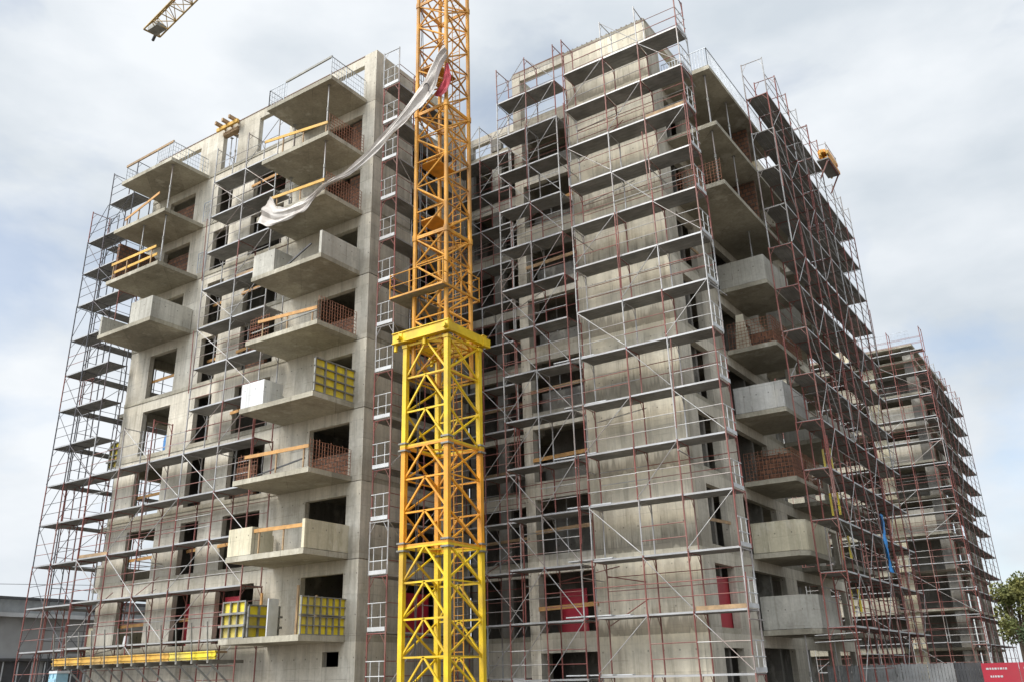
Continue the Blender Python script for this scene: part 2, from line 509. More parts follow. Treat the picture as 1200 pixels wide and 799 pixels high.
# cap of rebar starters on the roof beam
rb = MB(OA)
rb.box((AX0, AY - 0.02, ATOP), (AX1, AY + T + 0.02, ATOP + 0.05), 'rebar')
x = AX0 + 0.2
while x < AX1:
    rb.bar((x, AY + 0.12, ATOP), (x + random.uniform(-.03, .03), AY + 0.12, ATOP + random.uniform(.08, .22)), 0.012, 'rebar', 4)
    x += random.uniform(0.18, 0.4)
pa('starter_bars', rb)
# balconies, right stack
RBX0, RBX1, RBY = -29.15, -24.85, 23.58
def balcony(k, x0, x1, y0, y1, parent, off, mat='slab'):
    mb = MB(off)
    mb.box((x0, y0, SB(k)), (x1, y1, ST(k)), mat)
    mb.box((x0 + 0.04, y0 + 0.04, ST(k)), (x1 - 0.04, y0 + 0.10, ST(k) + 0.015), mat)
    return mb.build('balcony', parent)
rbal = {}
for k in range(9):
    rbal[k] = balcony(k, RBX0, RBX1, RBY, AY - 0.045, A, OA)
def parapet(parent, off, a, b, k, h=1.05, mat='parapet', t=0.14, side=None):
    mb = MB(off)
    z0 = ST(k) + 0.02
    mb.box((a[0], a[1], z0), (b[0], b[1], z0 + h), mat)
    return mb.build('parapet', parent)
y0 = RBY + 0.03
def corner_piece(k, mat, w=1.35, dpt=0.9, x0=RBX0):
    parapet(rbal[k], OA, (x0 + 0.03, y0), (x0 + 0.03 + w, y0 + 0.14), k, 1.05, mat)
    parapet(rbal[k], OA, (x0 + 0.03 + w - 0.14, y0 + 0.145), (x0 + 0.03 + w, y0 + 0.145 + dpt), k, 1.05, mat)
    parapet(rbal[k], OA, (x0 + 0.03, y0 + 0.145), (x0 + 0.17, y0 + 2.2), k, 1.05, mat)
def side_piece(k, mat, x=RBX1):
    return parapet(rbal[k], OA, (x - 0.17, y0), (x - 0.03, AY - 0.06), k, 1.05, mat)
corner_piece(5, 'parapet'); side_piece(5, 'parapet')
corner_piece(3, 'pale')
corner_piece(1, 'parapet_yellow'); side_piece(1, 'parapet_yellow')
# left stack
LBX0, LBX1 = -40.75, -36.4
lbal = {}
for k in (5, 6, 7, 8):
    lbal[k] = balcony(k, LBX0, LBX1, RBY, AY - 0.045, A, OA)
parapet(lbal[5], OA, (LBX1 - 0.17, y0), (LBX1 - 0.03, AY - 0.06), 5, 1.1)
parapet(lbal[5], OA, (LBX1 - 1.75, y0), (LBX1 - 0.175, y0 + 0.14), 5, 1.1)
parapet(lbal[5], OA, (LBX0 + 0.03, y0), (LBX0 + 0.17, AY - 0.06), 5, 1.0)
# end balconies beyond the left corner
ebal = {}
for k in (0, 1, 2, 3, 4):
    ebal[k] = balcony(k, -43.3, AX0 - 0.01, 26.9, 30.9, A, OA)
for k, mt in ((1, 'wall'), (0, 'parapet_yellow')):
    parapet(ebal[k], OA, (-43.27, 26.93), (AX0 - 0.02, 27.07), k, 1.1, mt)
    parapet(ebal[k], OA, (-43.27, 27.075), (-43.13, 30.85), k, 1.1, mt)
# brick infill
def brick(x0, y0_, x1, y1, k, h, z=None):
    mb = MB(OA)
    z0 = ST(k) + 0.003
    mb.box((x0, y0_, z0), (x1, y1, z0 + h), 'brick')
    pa('brick_wall', mb)
for k in (2, 4):
    brick(-27.44, AY + 0.27, -25.13, AY + 0.45, k, 1.12)
    brick(-32.59, AY + 0.4, -31.2, AY + 0.58, k, 1.5)
for k in (6, 7):
    brick(-28.6, AY + 0.9, -25.2, AY + 1.08, k, 2.7)
    brick(-26.0, AY + 0.27, -25.13, AY + 0.45, k, 2.2)
    brick(-39.6, AY + 0.3, -37.3, AY + 0.5, k, 1.9)
    mb = MB(OA); mb.box((-40.5, AY - 2.2, ST(k) + .003), (-40.32, AY - 0.06, ST(k) + 2.2), 'brick'); pa('brick_wall', mb) if k == 6 else None
for k in (2, 3):
    brick(-35.49, AY + 0.8, -34.26, AY + 0.98, k, 1.3)
# roof-level lintel shutters above the slit, timber beams sticking out
# ------------------------------------------------------------------ right block with the recessed link
BX0, BX1, BY, BYB, BTOP = -20.46, -13.0, 31.95, 52.0, 30.3
B = thing('apartment_block', 'right unfinished concrete apartment block with solid core wall and corner balconies', 'building', (-17, 42, 0))
OB = B.location.copy()
def pb(name, mb, parent=B, label=None):
    o = mb.build(name, parent)
    if label:
        o['label'] = label
    return o
for k in range(9):
    s = MB(OB)
    s.prism([(BX0 + .02, BY + .03), (BX1 - .02, BY + .03), (BX1 - .02, BYB), (-24.3, BYB), (-24.3, 33.35), (BX0 + .02, 33.35)], SB(k), ST(k), 'slab')
    pb('floor_slab', s)
for k in range(-1, 9):
    z0 = ST(k) if k >= 0 else 0.0
    z1 = SB(k + 1) if k < 8 else BTOP
    zi = z0 - 0.2 if k >= 0 else 0.0        # core runs past the slab edge
    c = MB(OB)
    c.box((-17.4, BY, zi), (BX1, BY + 0.3, z1), 'core')
    c.box((BX1 - 0.3, BY + 0.305, zi), (BX1, 33.3, z1), 'wall')
    pb('core_wall', c)
    f = MB(OB)
    d = 0.02 * (k % 2)
    f.box((BX0, BY - 0.02, zi), (-20.0, BY + 0.4, z1), 'wall')             # left pier
    f.box((-19.995, BY + 0.0, z1 - 0.5), (-17.405, BY + 0.3, z1), 'wall')  # lintel beam
    if k >= 0:
        f.box((-19.995, BY + 0.02, zi), (-17.405, BY + 0.3, z0 + 0.04), 'wall')
    if k in (2, 3, 4, 5, 6, 7):
        f.box((-19.99, BY + 0.9, z0), (-17.41, BY + 1.05, z0 + (1.15 if k % 2 else 0.9)), 'inner')
    f.box((BX0, BY + 0.42, z1 - 0.45), (BX0 + 0.25, 33.3, z1), 'wall')
    pb('front_wall', f)
    r = MB(OB)
    r.box((BX1 - 0.3, 33.305, z1 - 0.5), (BX1, 35.3, z1), 'wall')
    r.box((BX1 - 0.3, 35.305, zi), (BX1, 37.3, z1), 'wall')
    r.box((BX1 - 0.28, 37.305, z1 - 0.45), (BX1 - 0.02, BYB, z1), 'wall')
    for a, b_ in ((41.6, 43.2), (47.4, 48.6), (51.4, BYB)):
        r.box((BX1 - 0.28, a, z0), (BX1 - 0.02, b_, z1 - 0.455), 'wall')
    pb('flank_wall', r)
    if k < 8:
        p = MB(OB)
        p.box((-20.6, 34.6, z0), (-13.35, 34.8, z1), 'inner')
        p.box((-17.4, BY + 0.31, z0), (-17.2, 34.6, z1), 'inner')
        p.box((-15.5, 40.4, z0), (-13.32, 40.6, z1), 'inner')
        p.box((-15.7, 36.5, z0), (-15.5, BYB, z1), 'inner')
        pb('inner_wall', p)
    if k < 0:
        lk = MB(OB)
        lk.box((-24.3, 33.3, 0), (BX0 - .01, 33.55, 3.1), 'wall')
        pb('link_wall', lk)
        lk = MB(OB)
        lk.box((-24.3, 36, 0), (-13.4, 36.2, 3.1), 'inner')
        pb('inner_wall', lk)
    if k >= 0:
        z1 = z1 if k < 8 else 28.5
        lk = MB(OB)
        lk.box((-24.3, 33.3, z1 - 0.45), (BX0 - 0.01, 33.55, z1), 'wall')
        lk.box((-22.75, 33.3, z0), (-22.15, 33.55, z1 - 0.455), 'inner')  # recess shade painted into the link piers by the darkened concrete
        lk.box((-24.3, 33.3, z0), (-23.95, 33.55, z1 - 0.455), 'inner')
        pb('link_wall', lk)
        if k < 8:
            lk = MB(OB)
            lk.box((-24.3, 36.5, z0), (-20.3, 36.7, z1), 'inner')
            pb('inner_wall', lk)
cap = MB(OB)
x = -17.2
while x < BX1:
    cap.bar((x, BY + 0.15, BTOP), (x, BY + 0.15, BTOP + 0.16), 0.035, 'rebar', 6)
    x += 0.27
y = BY + 0.4
while y < 37:
    cap.bar((BX1 - 0.15, y, BTOP), (BX1 - 0.15, y, BTOP + 0.14), 0.02, 'rebar', 5)
    y += 0.3
cap.box((BX0, BY + 0.05, BTOP), (-17.4, BY + 0.3, BTOP + 0.14), 'rebar')
pb('starter_bars', cap)
cd = MB(OB)
for i in range(3):
    cd.bar((BX0 + 0.25, BY + 0.15, BTOP - 0.05), (BX0 + 0.25, BY + 0.55, BTOP + 0.02), 0.2, 'dark', 10)
pb('roof_drum', cd)
bbal = {}
for k in range(9):
    ya = 33.2 if k >= 6 else 37.72
    mb = MB(OB)
    if k >= 6:
        mb.prism([(BX1 + .005, ya), (-10.62, ya), (-10.62, 42.2), (BX1 + .005, 42.2)], SB(k), ST(k), 'slab')
    else:
        c = 0.35 if k < 2 else 0.05
        mb.prism([(BX1 + .005, ya), (-10.75 - c, ya), (-10.75, ya + c), (-10.75, 41.4), (BX1 + .005, 41.4)], SB(k), ST(k), 'slab')
    bbal[k] = mb.build('balcony', B)
    mb = MB(OB)
    mb.box((BX1 + .005, 44.4, SB(k)), (-10.75, 49.6, ST(k)), 'slab')
    o = mb.build('balcony', B)
    if k in (3, 5):
        q = MB(OB)
        q.box((BX1 + .01, 44.43, ST(k) + .02), (-10.78, 44.57, ST(k) + 1.1), 'parapet')
        q.box((-10.92, 44.575, ST(k) + .02), (-10.78, 49.57, ST(k) + 1.1), 'parapet')
        q.build('parapet', o)
def bpar(k, mat, h=1.15, ch=0.35):
    q = MB(OB)
    t = 0.14; y0 = 37.75; x1 = -10.78; yb = 41.3
    z0, z1 = ST(k) + .02, ST(k) + h
    outer = [(BX1 + .02, y0), (x1 - ch, y0), (x1, y0 + ch), (x1, yb), (x1 - t, yb), (x1 - t, y0 + ch + .06), (x1 - ch - .06, y0 + t), (BX1 + .02, y0 + t)]
    q.prism(outer, z0, z1, mat)
    return q.build('parapet', bbal[k])
bpar(5, 'parapet', 1.25, 0.05)
bpar(3, 'parapet_pale', 1.2, 0.05)
bpar(1, 'parapet_yellow', 1.25, 0.35)
bpar(0, 'parapet', 1.3, 0.55)
for k, hh in ((2, 1.3), (4, 1.1)):
    mb = MB(OB)
    mb.box((BX1 + .03, 39.6, ST(k) + .003), (-11.4, 39.78, ST(k) + hh + .12), 'brick')
    mb.box((-11.58, 39.785, ST(k) + .003), (-11.4, 41.9, ST(k) + hh + .12), 'brick')
    mb.build('brick_wall', bbal[k])
for k in (6, 7):
    mb = MB(OB)
    mb.box((BX1 + .01, 37.5, ST(k) + .003), (BX1 + .19, 41.5, ST(k) + 2.7), 'brick')
    mb.box((BX1 + .195, 38.9, ST(k) + .003), (-11.0, 39.08, ST(k) + 2.75), 'brick')
    mb.build('brick_wall', bbal[k])
# baluster railing on the topmost balcony
rl = MB(OB)
z = ST(8)
def balus(p, q, n):
    for i in range(n + 1):
        t = i / n
        x, y = p[0] + (q[0] - p[0]) * t, p[1] + (q[1] - p[1]) * t
        rl.bar((x, y, z), (x, y, z + 1.02), 0.016, 'mesh', 4)
    rl.bar((p[0], p[1], z + 1.02), (q[0], q[1], z + 1.02), 0.022, 'mesh', 4)
    rl.bar((p[0], p[1], z + 0.08), (q[0], q[1], z + 0.08), 0.018, 'mesh', 4)
balus((-12.9, 33.26), (-10.68, 33.26), 16)
balus((-10.68, 33.26), (-10.68, 42.1), 56)
rl.build('baluster_railing', bbal[8])

# ------------------------------------------------------------------ far block
DX0, DX1, DY, DYB, DN = -27.5, -12.2, 83.6, 100.5, 9
D = thing('apartment_block', 'distant unfinished apartment block wrapped in scaffold behind the right flank', 'building', (-18, 92, 0))
OD = D.location.copy()
for k in range(-1, 9):
    z0 = ST(k) if k >= 0 else 0.0
    z1 = SB(k + 1) if k < 8 else ST(8) + 1.2
    if k >= 0:
        s = MB(OD); s.box((DX0, DY - .3, SB(k)), (DX1 + .3, DYB, ST(k)), 'slab'); s.build('floor_slab', D)
        s = MB(OD); s.box((DX0, DY - 1.3, SB(k) - .15), (-16.9, DY - .31, ST(k) + (1.0 if k % 3 == 1 else .12)), 'slab'); s.build('balcony', D)
    f = MB(OD)
    for a, b_ in ((-27.5, -26.6), (-22.0, -21.0), (-16.5, -15.5), (-12.9, DX1)):
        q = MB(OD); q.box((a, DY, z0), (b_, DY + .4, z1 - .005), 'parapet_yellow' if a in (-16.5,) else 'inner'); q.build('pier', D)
    if k in (3, 5, 6):
        f.box((-15.495, DY + .05, z0), (-12.905, DY + .3, z0 + 2.0), 'wall')
    for a, b_ in ((84.1, 85.6), (90, 91.5), (95.5, 97), (99.8, DYB)):
        q = MB(OD); q.box((DX1 - .3, max(a, DY + .405), z0), (DX1, b_, z1 - .005), 'wall'); q.build('pier', D)
    if k < 8:
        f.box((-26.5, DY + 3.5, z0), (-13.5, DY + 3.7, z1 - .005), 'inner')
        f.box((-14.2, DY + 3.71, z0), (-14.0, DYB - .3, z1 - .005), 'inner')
    if f.v:
        f.build('storey_wall', D)

s = MB(OD); s.box((DX0, DY - .3, 28.505), (DX1 + .3, DYB, 28.7), 'slab'); s.build('roof_slab', D)
s = MB(OD); s.box((-18.6, DY - .6, 27.9), (-16.9, DY - .305, 29.1), 'parapet_yellow'); s.build('roof_upstand', D)
# ------------------------------------------------------------------ scaffolds
def frame_mesh(width, mat, h=2.0):
    mb = MB()
    r = 0.031
    mb.bar((0, 0, 0), (0, 0, h), r, mat, 6)
    mb.bar((0, width, 0), (0, width, h), r, mat, 6)
    mb.bar((0, 0, h - 0.06), (0, width, h - 0.06), 0.022, mat, 5)
    mb.bar((0, 0.02, h - 0.42), (0, 0.24, h - 0.07), 0.013, mat, 4)
    mb.bar((0, width - 0.02, h - 0.42), (0, width - 0.24, h - 0.07), 0.013, mat, 4)
    return mb.mesh('scaffold_frame')
FM = {}
def get_frame(width, mat):
    k = (round(width, 2), mat)
    if k not in FM:
        FM[k] = frame_mesh(width, mat)
    return FM[k]
DM = {}
def get_deck(L_, width):
    k = (round(L_, 2), round(width, 2))
    if k not in DM:
        mb = MB()
        n = 3 if width < 0.9 else 4
        a, b_ = 0.03, width - 0.03
        pw = (b_ - a) / n
        for i in range(n):
            y0 = a + i * pw + 0.006
            mb.box((0.03, y0, -0.055), (L_ - 0.03, y0 + pw - 0.018, 0.0), 'deck')
        mb.box((0.02, a - 0.014, -0.06), (L_ - 0.02, a + 0.002, 0.006), 'deckedge')
        mb.box((0.02, b_ - 0.002, -0.06), (L_ - 0.02, b_ + 0.012, 0.012), 'deck')
        DM[k] = mb.mesh('scaffold_deck')
    return DM[k]
RM = {}
def get_rail(L_, mat):
    k = (round(L_, 2), mat)
    if k not in RM:
        mb = MB()
        for z in (0.5, 1.0):
            mb.bar((0, -0.02, z), (L_, -0.02, z), 0.016, mat, 5)
        RM[k] = mb.mesh('guardrail')
    return RM[k]
BM = {}
def get_brace(L_, up, mat):
    k = (round(L_, 2), up, mat)
    if k not in BM:
        mb = MB()
        z0, z1 = (0.08, 1.9) if up else (1.9, 0.08)
        mb.bar((0.02, -0.045, z0), (L_ - 0.02, -0.045, z1), 0.017, mat, 5)
        BM[k] = mb.mesh('brace')
    return BM[k]
TBM = {}
def get_toe(L_):
    k = round(L_, 2)
    if k not in TBM:
        mb = MB()
        mb.box((0.04, 0.035, 0.008), (L_ - 0.04, 0.06, 0.15), 'oldtimber')
        TBM[k] = mb.mesh('toe_board')
    return TBM[k]
EG = {}
def get_endguard(width):
    k = round(width, 2)
    if k not in EG:
        mb = MB()
        for z in (0.5, 1.0):
            mb.bar((-0.03, 0, z), (-0.03, width, z), 0.02, 'white', 5)
        for f_ in (0.28, 0.75):
            mb.bar((-0.03, width * f_, 0.16), (-0.03, width * f_, 1.0), 0.016, 'white', 5)
        mb.box((-0.05, 0.03, 0.02), (-0.02, width - 0.03, 0.17), 'white')
        EG[k] = mb.mesh('end_guard')
    return EG[k]
def scaffold(label, loc, rz, cols, width, z0, top, red=lambda c, n: 0.5, brace=lambda b, n: (b + n) % 2 == 0, low=None,
             guard=lambda b, n: True, extra=1, ends=(), skip=(), railmat=None, steel='galv', inner=False, toe=0.0, ties=0):
    """cols: offsets of the frames along the run; top[b]: index of the topmost deck of bay b; deck n lies at z0 + 2n"""
    t = thing('scaffold', label, 'scaffold', loc, rz, 'tube scaffolds round the unfinished blocks')
    nb = len(cols) - 1
    low = low or [0] * nb
    for c, x in enumerate(cols):
        adj = [b for b in (c - 1, c) if 0 <= b < nb]
        hi = max(top[b] for b in adj) + extra
        for n in range(0, hi + 1):
            za = 0.0 if n == 0 else z0 + 2.0 * (n - 1)
            h = z0 if n == 0 else 2.0
            mat = 'red' if random.random() < red(c, n) else steel
            o = inst(get_frame(width, mat), 'scaffold_frame', t, (x + random.uniform(-.012, .012), random.uniform(-.01, .01), za), (1, 1, h / 2.0), random.uniform(-.05, .05))
            o.rotation_euler[1] = random.uniform(-.007, .007)
            o.rotation_euler[0] = random.uniform(-.006, .006)
    for b in range(nb):
        x, L_ = cols[b], cols[b + 1] - cols[b]
        if L_ < 0.9:
            continue
        for n in range(low[b], top[b] + 1):
            if (b, n) in skip:
                continue
            z = z0 + 2.0 * n
            inst(get_deck(L_, width), 'scaffold_deck', t, (x, 0, z + random.uniform(-.015, .012)))
            if toe and random.random() < toe:
                o = inst(get_toe(L_), 'toe_board', t, (x, 0, z))
                o.rotation_euler[1] = random.uniform(-.012, .012)
            if guard(b, n) and random.random() > .06:
                inst(get_rail(L_, railmat or ('red' if random.random() < red(b, n) * .7 else steel)), 'guardrail', t, (x, 0, z)).rotation_euler[1] = random.uniform(-.008, .008)
            if inner and n % 2:
                inst(get_rail(L_, 'red' if random.random() < .8 else 'galv'), 'guardrail', t, (x, width + .03, z + .45))
            if brace(b, n):
                inst(get_brace(L_, (n + b) % 4 < 2, steel), 'brace', t, (x, 0, z))
    for i in range(ties):
        c = random.randrange(len(cols)); n = random.randrange(1, max(top[max(0, min(c, nb - 1))], 2))
        z = z0 + 2.0 * n + random.uniform(-.6, -.2)
        mb = MB()
        k_ = i % 3
        if k_ == 0:
            mb.bar((cols[c] + .05, -.12, z), (cols[c] + random.uniform(-.1, .15), width + .55, z + random.uniform(-.05, .05)), .022, 'galv', 5)
        elif k_ == 1:
            xa = cols[c] + random.uniform(-.1, .1)
            mb.bar((xa, -.06, z - 1.0), (xa + random.uniform(-.15, .15), -.06, z + random.uniform(1.5, 3.0)), .022, 'red', 5)
        else:
            xa = cols[max(0, c - 1)]
            mb.bar((xa, width + .04, z), (xa + random.uniform(1.5, 2.8), width + .04, z + random.uniform(-.5, 1.4)), .02, 'red' if i % 2 else 'galv', 5)
        mb.build('tie_tube', t)
    for e in ends:
        b, x = (0, cols[0]) if e == 0 else (nb - 1, cols[-1])
        for n in range(low[b], top[b] + 1):
            inst(get_endguard(width), 'end_guard', t, (x if e == 0 else x + 0.06, 0, z0 + 2.0 * n))
    return t
W = 1.05
# right block, before the core wall
scaffold('silver and rusty red scaffold across the solid core wall of the right block', (-16.6, 30.35, 0), 0, [0, 2.07, 3.83, 5.72], W, 1.72, [13, 13, 13],
         red=lambda c, n: 0.8 if n < 6 else (0.4 if n < 9 else 0.7), ends=(1,), extra=1, inner=True, toe=.05, ties=18)
scaffold('scaffold before the left window bay of the right block, next to the crane', (-20.35, 30.35, 0), 0, [0, 1.65, 3.27], W, 1.66, [13, 13],
         red=lambda c, n: 0.7 if n < 5 else 0.5, extra=1, brace=lambda b, n: True, toe=.05, ties=12, inner=True)
for n, x0_ in ((0, -18.0), (1, -17.9), (2, -17.7), (3, -17.6), (4, -18.1), (5, -17.5), (6, -17.9)):
    mb = MB((x0_, 30.5, 1.75 + 2 * n))
    mb.box((x0_, 30.42, 1.745 + 2 * n), (x0_ + 1.9, 30.72, 1.785 + 2 * n), 'white')
    mb.box((x0_ + .3, 30.76, 1.745 + 2 * n), (x0_ + 2.5, 31.02, 1.78 + 2 * n), 'white')
    tag(mb.build('bridging_board'), f'pale boards bridging the two right scaffolds on the {ORD[n]} deck from below', 'board', 'boards laid across the scaffold joint')
# in the recess
scaffold('shaded scaffold in the recess between the left and right blocks', (-24.0, 31.5, 0), 0, [0, 1.75, 3.5], W, 1.72, [12, 12],
         red=lambda c, n: 0.5, brace=lambda b, n: b == 1 or n % 2 == 0, inner=True, ties=15)
# side of the left block facing the recess
scaffold('narrow scaffold with white end rails on the recess side of the left block', (-22.8, 25.9, 0), math.radians(90), [0, 2.1, 4.3], 0.9, 1.38, [13, 13],
         red=lambda c, n: 0.85 if n < 8 else (0.4 if n < 11 else .7), ends=(0,), extra=1)
# left block front
cx = [0, 2.4, 4.7, 7.2, 9.6, 11.85]
scaffold('silhouette-dark scaffold tower at the left front corner of the left block', (-45.1, 24.65, 0), 0, [0, 1.6, 3.9], W, 1.36, [12, 13],
         red=lambda c, n: 0.85 if n < 5 else (0.4 if n < 8 else .1), extra=1, steel='silhouette_steel', brace=lambda b, n: True)
scaffold('long scaffold across the front of the left block, higher at its right half', (-41.2, 24.62, 0), 0, cx, W, 1.40,
         [5, 5, 5, 12, 12], red=lambda c, n: 0.95 if n < 5 else (0.6 if n < 7 else .15), extra=1, brace=lambda b, n: (b * 2 + n) % 3 != 0, inner=True, toe=.05, ties=16)
# left block end
scaffold('tall silhouette-dark scaffold standing off the far left end of the left block', (-45.1, 34.5, 0), math.radians(-90), [0, 2.2, 4.4, 6.6, 8.7], .8, 1.4,
         [11, 11, 12, 12], red=lambda c, n: 0.8 if n < 5 else .2, extra=1, steel='silhouette_steel')
# right block flank
scaffold('near end of the rust red flank scaffold beyond the right block balconies', (-9.15, 36.8, 0), math.radians(90),
         [0, 1.8, 3.6, 5.3, 7.1], 1.02, 1.3, [13, 13, 13, 13], red=lambda c, n: 0.92 if n < 10 else .5, extra=1, inner=True, brace=lambda b, n: b % 2 == n % 2 or b == 0, ties=24)
scaffold('far end of the rust red flank scaffold, below the skyline loading platform', (-9.15, 44.0, 0), math.radians(90),
         [0, 1.8, 3.6, 5.4, 7.1], 1.02, 1.3, [13, 12, 12, 12], red=lambda c, n: 0.92 if n < 10 else .6, extra=1, inner=True, ties=24)
# far block
scaffold('distant scaffold on the face of the far block turned to the crane', (-24.0, 82.0, 0), 0, [0, 2.6, 5.2, 7.8, 10.4, 13.1], W, 1.7, [13] * 5,
         red=lambda c, n: .75, extra=1, inner=True, brace=lambda b, n: (b + n) % 3 == 0)
scaffold('distant rusty scaffold on the right side of the far block near the trees', (-10.9, 82.0, 0), math.radians(90), [0, 1.9, 4.6, 7.3, 10.0, 12.7, 15.4, 18.1], 1.0, 1.5,
         [12] * 7, red=lambda c, n: .85, extra=1, inner=True, brace=lambda b, n: (b + n) % 3 == 0)

# ------------------------------------------------------------------ tower crane
CRX, CRY = -20.3, 26.0
K = thing('tower_crane', 'yellow lattice tower crane rising between the two blocks', 'crane', (CRX, CRY, 0))
OK_ = K.location.copy()
def mast(z0, z1, s, np_, mat, legr, dr, style):
    mb = MB(OK_)
    h = s / 2
    cs = [(-h, -h), (h, -h), (h, h), (-h, h)]
    for x, y in cs:
        mb.bar((CRX + x, CRY + y, z0), (CRX + x, CRY + y, z1), legr, mat, 4 if style == 'box' else 8)
        for zz in (z0 + .06, z1 - .06):
            mb.bar((CRX + x, CRY + y, zz - .06), (CRX + x, CRY + y, zz + .06), legr * 1.35, mat, 4 if style == 'box' else 8)
    dz = (z1 - z0) / np_
    for fidx in range(4):
        p, q = Vector(cs[fidx] + (0,)), Vector(cs[(fidx + 1) % 4] + (0,))
        o = Vector((CRX, CRY, 0))
        for i in range(np_):
            za, zb = z0 + i * dz, z0 + (i + 1) * dz
            P, Q = o + p, o + q
            up = Vector((0, 0, 1))
            if style == 'box':
                if fidx in (0, 2):
                    mb.bar(P + up * zb, Q + up * zb, dr, mat, 4)
                    mid = (P + Q) / 2 + up * zb
                    mb.bar(P + up * za, mid, dr, mat, 4)
                    mb.bar(Q + up * za, mid, dr, mat, 4)
                else:
                    if i % 2 == 0:
                        mb.bar(P + up * za, Q + up * zb, dr, mat, 4)
                        mb.bar(P + up * zb, Q + up * (za + dz * .0), dr * .9, mat, 4)
                    else:
                        mb.bar(P + up * zb, Q + up * za, dr, mat, 4)
                        mb.bar(P + up * zb, Q + up * zb, dr * .8, mat, 4)
            else:
                if i % 2 == 0:
                    mb.bar(P + up * za, Q + up * zb, dr, mat, 6)
                else:
                    mb.bar(Q + up * za, P + up * zb, dr, mat, 6)
                mb.bar(P + up * zb, Q + up * zb, dr * .85, mat, 6)
                if i % 3 == 1:
                    mb.bar(P + up * zb, Q + up * za, dr * .8, mat, 6)
    # flange frame between sections
    for a in range(4):
        p, q = cs[a], cs[(a + 1) % 4]
        mb.bar((CRX + p[0], CRY + p[1], z1 - .02), (CRX + q[0], CRY + q[1], z1 - .02), dr * 1.1, mat, 4)
        mb.bar((CRX + p[0], CRY + p[1], z0 + .05), (CRX + q[0], CRY + q[1], z0 + .05), dr * 1.1, mat, 4)
    mb.bar((CRX - h, CRY - h, z1 - .04), (CRX + h, CRY + h, z1 - .04), dr * .7, mat, 4)
    return mb
zz = [0, 6.1, 9.72, 13.75]
for i, (mt_, n) in enumerate((('yellow', 5), ('amber', 3), ('yellow', 3))):
    mast(zz[i], zz[i + 1] - .004, 2.0, n, mt_, 0.13, 0.045, 'box').build('lower_mast_section', K)
for i in range(6):
    z0 = 12.4 + i * 6.0
    mast(z0, min(z0 + 5.996, 48.0), 1.6, 5, 'oldyellow', 0.088, 0.042, 'tube').build('upper_mast_section', K)
# collar
cl = MB(OK_)
hc = 1.13
for sgn in (-1, 1):
    cl.box((CRX - hc - .4, CRY + sgn * hc - .09, 13.9), (CRX + hc + .12, CRY + sgn * hc + .09, 14.24), 'yellow')
    cl.box((CRX + sgn * hc - .09, CRY - hc - .12, 13.88), (CRX + sgn * hc + .09, CRY + hc + .4, 14.22), 'yellow')
    cl.box((CRX - hc - .41, CRY + sgn * hc - .14, 14.245), (CRX + hc + .13, CRY + sgn * hc + .14, 14.28), 'yellow')
    cl.box((CRX - hc - .41, CRY + sgn * hc - .14, 13.84), (CRX + hc + .13, CRY + sgn * hc + .14, 13.875), 'yellow')
    for e in (-1, 1):
        cl.bar((CRX + (.0 if e > 0 else -hc - .3), CRY + sgn * hc, 13.55), (CRX + (.0 if e > 0 else -hc - .3), CRY + sgn * hc, 13.85), .07, 'yellow', 8)
        cl.bar((CRX + e * hc, CRY + sgn * (hc + .02), 14.0), (CRX + e * hc, CRY + sgn * (hc + .3), 14.0), .1, 'yellow', 10)
cl.bar((CRX - hc, CRY - hc, 14.0), (CRX + hc, CRY + hc, 14.0), .06, 'yellow', 4)
cl.bar((CRX - hc, CRY + hc, 14.0), (CRX + hc, CRY - hc, 14.0), .06, 'yellow', 4)
cl.build('collar_frame', K)
# work platform over the collar
pf = MB(OK_)
zp = 15.85
x0, x1, ya, yb = CRX - 1.75, CRX + .95, CRY - 1.2, CRY + 1.2
pf.box((x0, ya, zp - .05), (x0 + 1.0, yb, zp), 'rib')
pf.box((x0 + 1.005, ya, zp - .05), (x1, ya + .4, zp), 'rib')
for a, b_ in (((x0, ya), (x1, ya)), ((x0, yb), (x1, yb)), ((x0, ya), (x0, yb)), ((x1, ya), (x1, yb))):
    pf.bar((a[0], a[1], zp), (b_[0], b_[1], zp), .05, 'oldyellow', 4)
    pf.bar((a[0], a[1], zp + 1.0), (b_[0], b_[1], zp + 1.0), .022, 'oldyellow', 5)
    pf.bar((a[0], a[1], zp + .5), (b_[0], b_[1], zp + .5), .018, 'oldyellow', 5)
for x, y in ((x0, ya), (x0 + 1, ya), (x1, ya), (x0, yb), (x1, yb), (x0, CRY), (x1, CRY)):
    pf.bar((x, y, zp), (x, y, zp + 1.05), .025, 'oldyellow', 5)
pf.build('work_platform', K)
for zq in (19.2, 21.9, 26.8):
    rg = MB(OK_)
    rg.box((CRX - .75, CRY - .7, zq), (CRX + .2, CRY + .7, zq + .05), 'oldyellow')
    rg.build('rest_platform', K)
ld = MB(OK_)
for x in (-.2, .2):
    ld.bar((CRX + .35 + x, CRY + .5, .3), (CRX + .35 + x, CRY + .5, 47), .022, 'oldyellow', 5)
z = .5
while z < 47:
    ld.bar((CRX + .15, CRY + .5, z), (CRX + .55, CRY + .5, z), .013, 'oldyellow', 4)
    z += .3
ld.build('ladder', K)
cb = MB(OK_)
pz = 0.2
for xo, yo in ((-.62, -.78), (-.5, -.80)):
    z = .2; px, py = CRX + xo, CRY + yo
    while z < 46:
        nx_, ny_ = CRX + xo + random.uniform(-.05, .05), CRY + yo + random.uniform(-.03, .03)
        cb.bar((px, py, z), (nx_, ny_, z + 1.5), .018, 'dark', 5)
        px, py, z = nx_, ny_, z + 1.5
cb.build('power_cable', K)
bl = MB(OK_)
